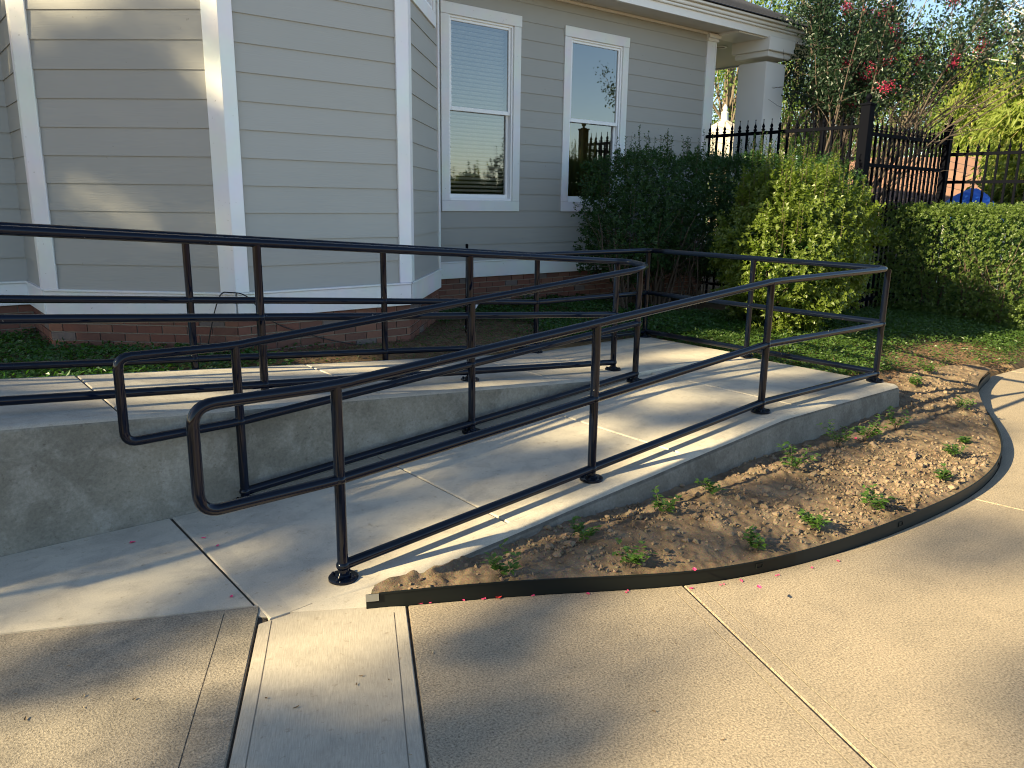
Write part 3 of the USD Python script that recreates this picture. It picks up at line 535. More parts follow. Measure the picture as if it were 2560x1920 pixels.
# low conduits and cable at the bay
single('garden_stake', cat([tube([(4.52, 6.3, .3), (4.53, 6.3, 1.20)], .011, 8), lathe((4.53, 6.3, 1.19), [(0, 0), (.014, 0), (.014, .05), (0, .055)], 8)]), 'iron', 'thin dark metal stake standing in the bed beside the bay corner', 'stake')
single('plastic_pipe', tube([(4.70, 6.58, .32), (4.78, 6.6, .48), (4.89, 6.6, .62)], .017, 10), 'pvc', 'short white plastic pipe leaning out of the bed right of the bay', 'pipe', smooth=True)
cab = [(1.93, 6.18, .40), (1.97, 6.16, .62), (2.03, 6.08, .90), (2.09, 6.03, .945), (2.18, 5.98, .93), (2.28, 5.99, .84), (2.36, 6.0, .74), (2.52, 6.02, .64), (2.75, 6.02, .55), (3.0, 6.02, .47), (3.25, 6.02, .42)]
cs2 = CubicSpline(np.arange(len(cab)), np.array(cab)); single('loose_cable', tube(cs2(np.linspace(0, len(cab)-1, 70)), .0048, 6), 'cable', 'black cable looping over the white skirt board and down the brick', 'cable', smooth=True)

# ------------------------------------------------------------------ iron fence and gate
def picket(x, y, z0, z1, ax):
    w = .0135
    m = [box(x-w, x+w, y-w, y+w, z0, z1-.13), bbox(x-.02, x+.02, y-.02, y+.02, z1-.155, z1-.135, .004), lathe((x, y, z1-.135), [(0, 0), (.008, 0), (.022, .03), (.019, .045), (.006, .075), (.004, .115), (.009, .122), (.004, .135), (0, .135)], 8)]
    return cat(m)
def fence(label, pts, pitch, z0, ztip, rails_z, catg='fence', name='iron_fence', off=.07):
    (x0, y0), (x1, y1) = pts; L = math.hypot(x1-x0, y1-y0); e = np.array([x1-x0, y1-y0])/L
    th = Thing(name, label, catg, (x0, y0, .2))
    n = int((L-2*off)/pitch)+1; alongx = abs(e[0]) > .5
    for k in range(n): c = np.array([x0, y0]) + e*(off+k*pitch); th.part('picket', picket(c[0], c[1], z0, ztip, 0), 'iron')
    for z in rails_z:
        a = np.array([x0, y0]); b_ = np.array([x1, y1])
        th.part('rail', box(a[0], b_[0], a[1]-.02, a[1]+.02, z-.022, z+.022) if alongx else box(a[0]-.02, a[0]+.02, min(a[1], b_[1]), max(a[1], b_[1]), z-.022, z+.022), 'iron')
    return th
def fpost(x, y, ztop, w, label, z0=.1):
    th = Thing('fence_post', label, 'post', (x, y, z0))
    th.part('shaft', bbox(x-w, x+w, y-w, y+w, z0, ztop-.10, .004), 'iron')
    th.part('cap', cat([bbox(x-w-.012, x+w+.012, y-w-.012, y+w+.012, ztop-.10, ztop-.075, .004)]), 'iron')
    th.part('finial', lathe((x, y, ztop-.076), [(0, 0), (w, 0), (w*.7, .012), (.018, .022), (.018, .032), (.036, .055), (.040, .075), (.034, .098), (.012, .118), (0, .122)], 16), 'iron', smooth=40)
fence('black iron fence panel with spear tips between the porch and the tall gate post', [(10.12, 7.85), (10.12, 5.40)], .1325, .25, 2.84, (2.65, 2.25, .45))
fence('black iron gate with close spear-tipped bars between two square posts', [(10.20, 5.338), (12.47, 5.338)], .1275, .25, 2.76, (2.565, 2.178, .40), 'gate', 'iron_gate', .08)
fence('lower black iron fence panel with spear tips at the right edge', [(12.538, 5.27), (12.538, 1.2)], .1365, .22, 2.59, (2.405, 2.012, .36), off=.09)
fpost(10.12, 5.338, 3.0, .062, 'tall square black gate post with ball finial at the hedge end')
fpost(12.538, 5.338, 2.90, .050, 'slimmer square black gate post with ball finial on the right of the gate')

# ------------------------------------------------------------------ bed: soil, clods, edging
bx = np.arange(1.36, 8.5, .0135); by = np.arange(1.60, 3.3, .0135)
X, Y = np.meshgrid(bx, by, indexing='ij')
inside = shapely.contains(BED.buffer(.0135), shapely.points(X.ravel(), Y.ravel())).reshape(X.shape)
snap = inside & ~shapely.contains(BED, shapely.points(X.ravel(), Y.ravel())).reshape(X.shape)
_ln = LineString(np.vstack([np.array(BED.exterior.coords)])); _p = shapely.get_coordinates(shapely.line_interpolate_point(_ln, shapely.line_locate_point(_ln, shapely.points(X[snap], Y[snap])))); X[snap], Y[snap] = _p[:, 0], _p[:, 1]
Zb = bed_z(X, Y); q = np.stack([X, Y, 0*X], -1)
edge_d = shapely.distance(LineString(edge_xy), shapely.points(X.ravel(), Y.ravel())).reshape(X.shape); Zb0 = Zb.copy()
Zb += .030*(meshkit.fbm(q*4.0, 3, 3)-.5) + .030*(meshkit.fbm(q*14, 3, 5)-.5) + .016*np.clip(meshkit.noise(q*38, 9)-.45, 0, 1)
Zb = Zb0 + (Zb-Zb0)*np.clip(edge_d/.05, .15, 1)
idx = -np.ones(X.shape, int); idx[inside] = np.arange(inside.sum()); a = idx[:-1, :-1]; b_ = idx[1:, :-1]; c = idx[1:, 1:]; d = idx[:-1, 1:]
ok = (a >= 0) & (b_ >= 0) & (c >= 0) & (d >= 0)
bed = Thing('soil_bed', kind='structure')
_f = np.vstack([np.column_stack([a[ok], b_[ok], c[ok]]), np.column_stack([a[ok], c[ok], d[ok]])]); _u, _f2 = np.unique(_f, return_inverse=True)
bed.part('soil', (np.column_stack([X[inside], Y[inside], Zb[inside]])[_u], _f2.reshape(-1, 3)), 'soil', smooth=True)
def bed_at(s, t):
    i = np.clip(((np.asarray(s)-bx[0])/.0135).astype(int), 0, len(bx)-1); j = np.clip(((np.asarray(t)-by[0])/.0135).astype(int), 0, len(by)-1); return Zb[i, j]
def sample_in(poly, n, seed):
    r = np.random.default_rng(seed); x0, y0, x1, y1 = poly.bounds; out = np.zeros((0, 2))
    while len(out) < n:
        p = np.column_stack([r.uniform(x0, x1, n*2), r.uniform(y0, y1, n*2)]); out = np.vstack([out, p[shapely.contains(poly, shapely.points(p[:, 0], p[:, 1]))]])
    return out[:n]
variants = [blob(rng, 22) for k in range(12)]; small = [blob(rng, 9) for k in range(12)]
inner_bed = BED.buffer(-.05)
cp = sample_in(inner_bed, 15000, 21); cr = np.random.default_rng(4)
dens = meshkit.fbm(np.column_stack([cp*1.7, cp[:, 0]*0]), 3, 12); keep = (cr.uniform(0, 1, len(cp)) < np.clip((dens-.28)*2.6, .08, 1)*np.where(cp[:, 0] > 6.2, .4, 1)); cp = cp[keep]
big = cp[:280]; rest = cp[280:]
for (s, t) in big:
    v, f = variants[cr.integers(12)]; r = cr.uniform(.009, .023)*(1.35 if cr.uniform() < .15 else 1); R = trimesh.transformations.random_rotation_matrix(cr.uniform(0, 1, 3))[:3, :3]
    bed.part('soil_clod', (v @ R.T * (r*np.array([1.15, 1, .8])) + [s, t, float(bed_at(s, t)) + r*.35], f), 'clod')
ms = []
for (s, t) in rest:
    v, f = small[cr.integers(12)]; r = .0025 + .011*cr.uniform()**2.2; R = trimesh.transformations.random_rotation_matrix(cr.uniform(0, 1, 3))[:3, :3]
    ms.append((v @ R.T*r + [s, t, float(bed_at(s, t)) + r*.3], f))
bed.part('soil_crumbs', cat(ms), 'clod', kind='stuff')
edging = Thing('garden_edging', 'dark green metal edging strip curving round the bare soil bed', 'edging', (1.4, 2.66, 0))
def ribbon(P, z0, z1, th):
    T = np.gradient(P, axis=0); T /= np.linalg.norm(T, axis=1, keepdims=True); N = np.column_stack([-T[:, 1], T[:, 0]])
    A, B = P - N*th/2, P + N*th/2; n = len(P); z0 = np.broadcast_to(z0, n); z1 = np.broadcast_to(z1, n)
    v = np.vstack([np.column_stack([A, z0]), np.column_stack([A, z1]), np.column_stack([B, z1]), np.column_stack([B, z0])]); i = np.arange(n-1); f = []
    for k in range(4):
        o, p = k*n, ((k+1) % 4)*n; f += [np.column_stack([o+i, o+i+1, p+i+1]), np.column_stack([o+i, p+i+1, p+i])]
    for e in (0, n-1): f.append(np.array([[e, n+e, 2*n+e], [e, 2*n+e, 3*n+e]]))
    return v, np.vstack(f)
zt = .064 + .004*np.sin(np.linspace(0, 21, len(edge_xy)))
edging.part('strip', ribbon(edge_xy, -.03, zt, .004), 'edging_paint')
edging.part('top_lip', ribbon(edge_xy[1:-1], zt[1:-1]-.004, zt[1:-1]+.002, .009), 'edging_paint')
edging.part('bare_end', ribbon(edge_xy[:2] + [-.004, -.005], .035, .066, .003), 'edging_bare')
for k in (33, 52, 80, 83):
    p = edge_xy[k]; tg = edge_xy[k+1]-edge_xy[k-1]; tg /= np.linalg.norm(tg); nn = np.array([tg[1], -tg[0]]); fr = Frame(p + nn*.002 - tg*.0, p + nn*.002 + tg)
    edging.part('stake_slot', cat([fr.box(-.02, .02, 0, .004, .026, .030), fr.box(-.02, .02, 0, .004, .047, .051), fr.box(-.02, -.016, 0, .004, .0301, .0469), fr.box(.016, .02, 0, .004, .0301, .0469)]), 'edging_paint')

# ------------------------------------------------------------------ young plants in the bed (pixel positions of the photo turned into plan positions)
def to_plan(px, py, z):
    p, r = math.radians(13.1), math.radians(.75); f = .765*2212
    fw = np.array([0, math.cos(p), -math.sin(p)]); rt = np.array([1., 0, 0]); u_ = np.cross(rt, fw); R = math.cos(r)*rt + math.sin(r)*u_; U = -math.sin(r)*rt + math.cos(r)*u_
    d = fw*f + R*(px-1106) - U*(py-829.5); k = (z-1.65)/d[2]; w = d*k; c, s = math.cos(TH), math.sin(TH); return w[0]*c + w[1]*s, -w[0]*s + w[1]*c
plants = [(1085, 1228, .10, 30, 'small young shrub at the narrow front tip of the soil bed by the curb'), (1262, 1160, .08, 28, 'low shaded young plant close to the curb, second from the front tip'), (1362, 1215, .085, 34, 'bright young plant with sunlit leaves just behind the front edging'),
    (1428, 1108, .10, 34, 'bushy dark green young plant against the curb near the second flange'), (1540, 1072, .075, 22, 'small shaded young plant at the foot of the curb in mid bed'), (1637, 1178, .07, 24, 'small sunlit young plant in the crumbly soil by the front edging'),
    (1714, 1020, .12, 40, 'airy young plant with pale shoot tips standing off the curb'), (1808, 965, .12, 34, 'pale tipped young plant with dry twigs beside it near the curb'), (1868, 955, .13, 46, 'tall leggy young plant near the rear curb with a pink petal at its foot'), (1935, 932, .11, 36, 'young plant with curved runner beside the slab corner'),
    (1757, 1140, .085, 36, 'broad leaved young plant in the middle of the sunlit soil'), (1885, 1092, .085, 42, 'spreading pale green young plant in the open centre of the bed'), (2040, 1035, .06, 26, 'small bluish young plant near the right edging curve'), (2058, 985, .07, 34, 'feathery sparse young plant near the right edging'),
    (2083, 955, .04, 24, 'tiny straggling seedling above the feathery plant on the right'), (2078, 892, .085, 30, 'compact young plant in the far right corner of the bed'), (1977, 850, .08, 40, 'dark low plant behind the slab corner in the shade stripe'), (2005, 822, .09, 44, 'green clump at the back of the soil near the ground cover')]
pr = np.random.default_rng(77)
for i, (px, py, h, nl, lab) in enumerate(plants):
    s, t = to_plan(px, py, .08); z = float(bed_at(s, t)) - .005
    th = Thing('young_plant', lab, 'plant', (s, t, z)); V = []; LV = []
    ns = max(8, nl//3)
    for k in range(ns):
        a = pr.uniform(0, 6.28); lean = pr.uniform(.05, .55); L = 1.45*h*pr.uniform(.55, 1.2); dv = np.array([math.cos(a)*lean, math.sin(a)*lean, 1]); dv /= np.linalg.norm(dv)
        ts = np.linspace(0, 1, 5)[:, None]; pts = np.array([s, t, z]) + dv*L*ts + np.array([math.cos(a), math.sin(a), -.6])*ts**2*L*.25
        V.append(tube(pts, np.linspace(.0016, .0009, 5), 4))
        for m in range(4):
            u = .35 + .65*(m+1)/4; b0 = pts[0] + (pts[-1]-pts[0])*u
            for sg in (-1, 1):
                aa = pr.uniform(0, 6.28) ; dd = np.array([math.cos(aa), math.sin(aa), pr.uniform(-.1, .7)]); LV.append(leaves(b0[None], dd[None], np.array([[.2*pr.normal(), .2*pr.normal(), 1.]]), pr.uniform(.026, .046), pr.uniform(.008, .0125)))
    th.part('stems', cat(V), 'twig'); th.part('foliage', cat(LV), 'leaf_young')

# ------------------------------------------------------------------ ground cover
def cover(name, poly, n, zf, leaf, material, seed, hgt=.09, label=None, dens=None, catg='ground cover'):
    P = sample_in(poly, n, seed); r = np.random.default_rng(seed+1)
    if dens is not None: P = P[r.uniform(0, 1, len(P)) < dens(P)]
    h = hgt*(.35 + .65*meshkit.fbm(np.column_stack([P*5, P[:, 0]*0]), 3, seed)) * r.uniform(.25, 1.15, len(P))
    z = zf(P[:, 0], P[:, 1]) + h
    m = len(P); D = unit(np.column_stack([r.normal(size=(m, 2)), r.uniform(-.3, .6, m)])); N = unit(np.column_stack([.55*r.normal(size=(m, 2)), np.ones(m)]))
    v, f = leaves(np.column_stack([P, z]), D, N, leaf*r.uniform(.6, 1.3, m), leaf*.27*r.uniform(.8, 1.2, m))
    single(name, (v, f), material, label, None, kind='stuff')
g1 = Polygon([(-4, 5.34), (4.6, 5.34), (4.6, 5.42), (6.2, 5.42), (6.25, 4.9), (7.6, 4.9), (7.6, 7.85), (4.76, 7.85), (4.74, 7.1), (3.72, 6.05), (2.155, 6.05), (1.03, 7.08), (1.03, 7.85), (-4, 7.85)])
bare = unary_union([Point(4.2, 6.2).buffer(.75), Point(3.2, 5.7).buffer(.45), Point(5.0, 6.5).buffer(.5), Polygon([(2.3, 5.3), (5.2, 5.3), (5.2, 5.95), (2.3, 6.05)])])
cover('jasmine_ground_cover', g1.difference(bare), 46000, ground_z, .046, 'leaf_jasmine', 31, .11, 'glossy dark green ground cover between the upper ramp and the house')
cover('sparse_ground_cover', bare.intersection(g1), 1500, ground_z, .026, 'leaf_sparse', 35, .05, 'thin straggling ground cover on bare earth beside the bay')
g2 = Polygon([(6.2, 3.35), (7.3, 3.3), (8.4, 3.15), (9.2, 2.96), (14, 2.7), (14, 5.2), (10.2, 5.3), (7.6, 6.2), (6.2, 5.45)])
def d2(P):
    e = dist_to(WALK, P[:, 0], P[:, 1]); nz = meshkit.fbm(np.column_stack([P*1.1, P[:, 0]*0]), 3, 8); ex = np.clip((e-.10)/.9, 0, 1)
    patch = np.exp(-(((P[:, 0]-8.9)/.75)**2 + ((P[:, 1]-3.55)/.35)**2)) + .8*np.exp(-(((P[:, 0]-7.6)/.8)**2 + ((P[:, 1]-3.5)/.28)**2))
    return np.clip(ex*1.1 + (nz-.55)*1.2 - .75*patch + .30, .10, 1)
cover('jasmine_ground_cover', g2, 100000, ground_z, .036, 'leaf_sparse', 41, .09, 'yellow green ground cover patch between the landing and the right hand path', d2)
def dry(name, poly, n, seed, label, zf=ground_z):
    P = sample_in(poly, n, seed); r = np.random.default_rng(seed+5); m = len(P); z = zf(P[:, 0], P[:, 1]) + r.uniform(.002, .02, m)
    D = unit(np.column_stack([r.normal(size=(m, 2)), r.uniform(-.15, .25, m)])); N = unit(np.column_stack([.4*r.normal(size=(m, 2)), np.ones(m)]))
    thin = r.uniform(0, 1, m) < .55
    v, f = leaves(np.column_stack([P, z]), D, N, np.where(thin, r.uniform(.03, .09, m), r.uniform(.015, .035, m)), np.where(thin, .0015, r.uniform(.004, .009, m))); single(name, (v, f), 'straw', label, None, kind='stuff')
dry('leaf_litter', unary_union([Polygon([(6.2, 3.0), (8.4, 2.95), (9.6, 3.0), (9.8, 3.9), (6.3, 4.6)]), bare.intersection(g1)]), 9000, 51, 'dry brown leaf litter on the thin ground beside the landing')

# ------------------------------------------------------------------ hedges
def inside_pts(rng_, n, bounds, fn):
    out = np.zeros((0, 3)); lo_, hi_ = np.array(bounds[0]), np.array(bounds[1])
    while len(out) < n:
        p = rng_.uniform(lo_, hi_, (n*2, 3)); out = np.vstack([out, p[fn(p)]])
    return out[:n]
def hedge(name, label, sdf, bounds, nsprig, ninner, leaf, wid, material, seed, up_bias=.6, base=(0, 0, 0), stems=None, shoots=0, spl=.10, inner_mat=None, rough=.16):
    """sdf: signed distance style function (negative inside); shoots sit in its outer skin"""
    r = np.random.default_rng(seed); th = Thing(name, label, 'hedge', base); eps = .03
    def grad(p): g = np.stack([(sdf(p+np.eye(3)[k]*eps)-sdf(p-np.eye(3)[k]*eps))/(2*eps) for k in range(3)], 1); return unit(g)
    bump = lambda p: sdf(p) + rough*(meshkit.fbm(p*3.2, 3, seed)-.5)*2
    P = inside_pts(r, nsprig, bounds, lambda p: (np.abs(bump(p)+.07) < .075)); G = grad(P)
    A = G*.8 + np.array([0, 0, up_bias]) + .5*r.normal(size=P.shape)
    ms = [sprigs(r, P, A, 9, spl, leaf, wid)]
    if shoots:
        Q = inside_pts(r, shoots, bounds, lambda p: (np.abs(bump(p)+.02) < .04)); GQ = grad(Q); Q = Q[GQ[:, 2] > .45]
        for m in range(3): ms.append(sprigs(r, Q + np.array([0, 0, .10])*m, np.column_stack([.12*r.normal(size=(len(Q), 2)), np.ones(len(Q))]), 8, .11, leaf*(1-.12*m), wid*(1-.12*m)))
        th_st = [tube([q - [0, 0, .05], q + [0, 0, .30]], [.003, .0015], 4, False) for q in Q]
    th.part('foliage', cat(ms), material, kind='stuff')
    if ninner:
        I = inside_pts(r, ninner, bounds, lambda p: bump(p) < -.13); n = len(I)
        th.part('inner_leaves', leaves(I, randdir(r, n), randdir(r, n), leaf*1.25*r.uniform(.7, 1.3, n), wid*1.5), inner_mat or material, kind='stuff')  # inner_mat is a darker leaf colour: shade inside the shrub painted in
    tw = []
    for (x, y) in stems or []:
        z0 = float(ground_z(np.array([x]), np.array([y]))[0])
        for m in range(7):
            d = np.array([np.clip(.2*r.normal(), -.3, .3), np.clip(.2*r.normal(), -.3, .3), 1]); L = r.uniform(.7, 1.25); ts = np.linspace(0, 1, 7)[:, None]; pts = np.array([x, y, z0-.02]) + [.05*r.normal(), .05*r.normal(), 0] + d*L*ts + np.cumsum(.03*r.normal(size=(7, 3)), 0)*ts
            tw.append(tube(pts, np.linspace(r.uniform(.008, .018), .004, 7), 5))
            for kk in range(3):
                b0 = pts[2+kk]; d3 = d*.5 + .45*r.normal(size=3); tw.append(tube(b0 + d3*np.linspace(0, .45, 4)[:, None] + np.cumsum(.02*r.normal(size=(4, 3)), 0), [.0045, .004, .003, .0015], 4))
    if shoots: tw += th_st
    if tw: th.part('stems', cat(tw), 'bark_twig', kind='stuff')
    return th
def rbox(p, c, h, r_): q = np.abs(p-np.array(c)) - (np.array(h)-r_); return np.linalg.norm(np.maximum(q, 0), axis=1) + np.minimum(q.max(1), 0) - r_
def ell(p, c, h): q = (p-np.array(c))/np.array(h); k = np.linalg.norm(q, axis=1); return (k-1)*min(h)
dark = lambda p: np.minimum(np.minimum(rbox(p, (8.55, 6.95, 1.50), (1.45, .62, .72), .3), rbox(p, (9.3, 6.1, 1.45), (.62, 1.0, .75), .3)), ell(p, (7.35, 6.75, 1.25), (.55, .5, .55)))
hedge('dark_hedge', 'tall loose dark green hedge growing against the house wall and the right window', dark, ((6.6, 4.9, .3), (10.1, 7.75, 2.5)), 5200, 9000, .045, .0125, 'leaf_hedge_dark', 61, base=(8.5, 6.9, .3), stems=[(7.2, 6.7), (7.5, 6.9), (7.9, 6.7), (8.3, 7.0), (8.7, 6.7), (9.2, 6.2), (7.0, 6.5), (7.6, 6.5), (8.1, 6.4)], shoots=420)
lit = lambda p: np.minimum(np.minimum(ell(p, (7.95, 4.90, 1.15), (.84, .80, .80)), ell(p, (7.55, 4.60, 1.0), (.55, .52, .60))), ell(p, (8.3, 4.70, 1.35), (.55, .55, .48)))
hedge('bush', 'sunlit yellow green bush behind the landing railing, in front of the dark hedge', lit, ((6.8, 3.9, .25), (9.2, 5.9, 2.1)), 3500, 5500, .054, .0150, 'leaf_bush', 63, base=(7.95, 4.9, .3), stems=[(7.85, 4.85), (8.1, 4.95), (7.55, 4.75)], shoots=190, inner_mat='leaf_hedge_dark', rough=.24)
trimmed = lambda p: rbox(p, (11.65, 4.42, .94), (.85, .95, .72), .07)
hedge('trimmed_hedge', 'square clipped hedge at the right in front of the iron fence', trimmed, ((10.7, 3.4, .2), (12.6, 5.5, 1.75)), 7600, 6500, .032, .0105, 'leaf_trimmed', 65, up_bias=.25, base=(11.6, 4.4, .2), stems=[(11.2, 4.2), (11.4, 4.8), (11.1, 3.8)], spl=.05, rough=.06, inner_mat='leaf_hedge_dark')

# ------------------------------------------------------------------ trees
def tree_parts(r, base, height, crown_c, crown_r, nclump, leaves_per, leaf, wid, trunk_r, clump_r=(.5, .9), lean=(0, 0), ok=None):
    """tapered trunk, limbs to every clump and a crown of clumps of leaves; returns (wood, foliage)"""
    base = np.array(base, float); wood = []; fol = []
    ts = np.linspace(0, 1, 9)[:, None]; top = base + np.array([lean[0], lean[1], height*.8]); tr = base + (top-base)*ts + .12*np.cumsum(r.normal(size=(9, 3))*[1, 1, 0], 0)*ts
    wood.append(tube(tr, np.linspace(trunk_r, trunk_r*.25, 9)*(1+.5*np.exp(-ts[:, 0]*14)), 9))
    C = []
    while len(C) < nclump:
        q = r.normal(size=3); q /= np.linalg.norm(q); p = np.array(crown_c) + q*np.array(crown_r)*r.uniform(.25, 1)**.6
        if ok is None or ok(p): C.append(p)
    for p in C:
        k = np.clip((p[2]-base[2])/height*.9 - r.uniform(.1, .3), .18, .95); o = tr[int(k*8)]; mid = (o+p)/2 + [0, 0, -.1*np.linalg.norm(p-o)] + .1*r.normal(size=3)
        u = np.linspace(0, 1, 6)[:, None]; pts = (1-u)**2*o + 2*u*(1-u)*mid + u*u*p; wood.append(tube(pts, np.linspace(trunk_r*.22, trunk_r*.04, 6), 5, False))
        R = r.uniform(*clump_r); n = int(leaves_per*r.uniform(.7, 1.3)*(R/np.mean(clump_r))**2); q = unit(r.normal(size=(n, 3)))*(r.uniform(.15, 1, (n, 1))**.5)*R*np.array([1, 1, .7])
        D = unit(q*.6 + r.normal(size=(n, 3))*R*.6 + [0, 0, -.15*R]); fol.append(leaves(p+q, D, randdir(r, n)+[0, 0, .7], leaf*r.uniform(.6, 1.3, n), wid*r.uniform(.7, 1.3, n)))
    return cat(wood), cat(fol)
# crape myrtle behind the gate
def crape():
    r = np.random.default_rng(91); B = np.array([11.35, 6.35, .25])
    th = Thing('crape_myrtle', 'multi stemmed crape myrtle with pink flowers fanning out behind the iron gate', 'tree', B)
    wood, fol, flowers = [], [], []
    for k in range(40):
        right = r.uniform(-.30, 1.0) if k > 8 else r.uniform(-.2, .25); depth = r.uniform(-.12, .45); L = r.uniform(3.3, 5.2)
        lat = np.array([.515*right + .857*depth, -.857*right + .515*depth, 0]); d = lat*.14 + [0, 0, 1]; d /= np.linalg.norm(d); n = 12; u = np.linspace(0, 1, n)[:, None]
        pts = B + np.array([.22*r.normal(), .22*r.normal(), -.05]) + d*L*u + (lat*1.0 + [0, 0, -.25*np.linalg.norm(lat)])*(u**2.3)*L*.66 + np.cumsum(.03*r.normal(size=(n, 3)), 0)*u
        wood.append(tube(pts, np.linspace(r.uniform(.014, .030), .006, n), 6))
        for m in range(15):
            i = r.integers(4 if right > -.1 else 7, n); o = pts[i]; dd = unit(d*.9 + .75*r.normal(size=3) + [0, 0, .15]); l = r.uniform(.45, 1.05)*(1.1-.4*i/n); v = np.linspace(0, 1, 6)[:, None]; sub = o + dd*l*v + np.array([0, 0, -.12*l])*v**2 + np.cumsum(.02*r.normal(size=(6, 3)), 0)*v
            wood.append(tube(sub, np.linspace(.006, .002, 6), 4, False))
            zf_ = min(o[2], sub[-1][2])
            if zf_ < 2.85 + .30*max(0, right): continue
            mid_ = (o + sub[-1])/2; mz = math.degrees(math.atan2(mid_[0], mid_[1]))
            if mz < 58.2 and not (mz > 55.8 and r.uniform() < .40): continue
            nl = 100; w = r.uniform(.15, 1.0, nl); cpts = sub[0] + (sub[-1]-sub[0])*w[:, None] + .085*r.normal(size=(nl, 3)); fol.append(leaves(cpts, dd + .9*r.normal(size=(nl, 3)), randdir(r, nl) + [0, 0, .6], .058*r.uniform(.6, 1.25, nl), .0175))
            if 3.0 < sub[-1][2] < 4.7 and right > -.1: flowers.append((sub[-1], dd))
    th.part('stems', cat(wood), 'bark_myrtle'); th.part('foliage', cat(fol), 'leaf_myrtle', kind='stuff')
    pick = np.random.default_rng(5).permutation(len(flowers))[:30]
    for p, dd in [flowers[q_] for q_ in pick]:
        n = 120; q = r.normal(size=(n, 3))*[.042, .042, .045] + dd*r.uniform(-.05, .10, (n, 1)); th.part('flower_cluster', leaves(p+q, randdir(r, n), randdir(r, n), .024, .0095), 'flower_pink', kind='stuff')
crape()
# leafy trees beyond the fence: three builds, then copies
def bgtree(label, seed, pos, h, material, n=46, lp=240, leaf=.15):
    r = np.random.default_rng(seed); th = Thing('leafy_tree', label, 'tree', (*pos, .1), group='trees beyond the fence')
    w, f = tree_parts(r, (*pos, .1), h, (pos[0], pos[1], h*.60), (h*.34, h*.34, h*.42), n, lp, leaf, leaf*.27, h*.026, (h*.07, h*.13))
    th.part('trunk', w, 'bark', smooth=True); th.part('crown', f, material, kind='stuff'); return th
def polar(az, d): return (d*math.sin(math.radians(az)), d*math.cos(math.radians(az)))
tA = bgtree('broad sunlit tree filling the gap between the porch wall and its column', 101, polar(53.2, 31), 11.0, 'leaf_tree')
tB = bgtree('dense darker tree behind the crape myrtle crown', 102, polar(61, 38), 12.0, 'leaf_tree_dark')
tC = bgtree('tall tree with open crown at the right edge above the fence', 103, polar(71.5, 42), 12.5, 'leaf_tree_dark', 40, 210)
for (t_, az_, d_, sc, rz, lab) in ((tA, 57.2, 36, .92, 70, 'sunlit tree showing right of the porch column'), (tA, 64.5, 33, .78, 160, 'sunlit tree low behind the gate bars'), (tB, 67.5, 34, .78, 40, 'dark tree between the gate and the leafless trunk'),
        (tC, 75, 38, .9, 200, 'open crowned tree cut off by the right edge'), (tB, 50.0, 40, .95, 120, 'dark tree mostly hidden behind the house wall'), (tA, 69.8, 30, .62, 250, 'short rounded tree behind the right fence panel'), (tC, 59, 52, 1.0, 10, 'far tree between the porch roof and the crape myrtle'), (tA, 70.8, 23, .34, 20, 'low rounded shrub tree close behind the right fence panel'), (tA, 74.2, 24, .42, 120, 'low tree behind the right end of the fence'), (tA, 68.6, 36, .7, 310, 'sunlit tree above the low brown roof'), (tB, 72.5, 50, 1.05, 300, 'farthest tree on the right skyline')):
    x, y = polar(az_, d_); copy_of(t_, (x, y, .1), rz, sc, lab, 'tree', 'trees beyond the fence')
# trees across the street to the right: seen only as reflections in the two windows
for k, (x, y, sc, rz) in enumerate(((26, -6, .30, 30), (34, -13, .36, 80), (40, -1, .34, 140), (30, 1.5, .26, 210))):
    copy_of((tB, tA, tC, tA)[k], (x, y, 0), rz, sc, ('dark tree standing right of the frame, mirrored low in the windows', 'sunlit tree far right of the frame, mirrored in the left window', 'open tree right of the frame beyond the path', 'small tree right of the frame nearest the fence')[k], 'tree', 'trees right of the frame')
mat('lawn', {'g': ('geometry', {}), 'n': ('noise_texture', {'scale': .8, 'detail': 6, 'roughness': .7}), 'n2': ('noise_texture', {'scale': 40, 'detail': 3}), 'r': ('rgb_ramp', {'ramp': [(.3, (.05, .085, .02)), (.55, (.09, .13, .03)), (.75, (.15, .16, .05))]}), 'b': ('bump', {'strength': .9, 'distance': .05}), 'p': ('principled_bsdf', {'roughness': .9, 'specular_ior_level': .1})}, [('g.position', 'n.vector'), ('g.position', 'n2.vector'), ('n.fac', 'r.fac'), ('r.color', 'p.base_color'), ('n2.fac', 'b.height'), ('b.normal', 'p.normal')])
single('lawn', extrude(Polygon([(12.7, 2.9), (14, 2.75), (18, 2.72), (60, 2.72), (120, 20), (120, 120), (10.4, 120), (10.4, 10.2), (12.95, 10.2)]), .262, .275), 'lawn', kind='structure')
for k, (az_, d_, sc, rz, lab) in enumerate(((68.8, 16.0, .17, 100, 'low green shrub behind the first bars of the right fence panel'), (71.0, 16.8, .16, 200, 'low green shrub behind the middle of the right fence panel'), (73.3, 16.2, .18, 290, 'low green shrub behind the right end of the fence'))):
    x, y = polar(az_, d_); copy_of((tA, tB)[k % 2], (x, y, .0), rz, sc, lab, 'shrub', 'low shrubs beyond the fence')
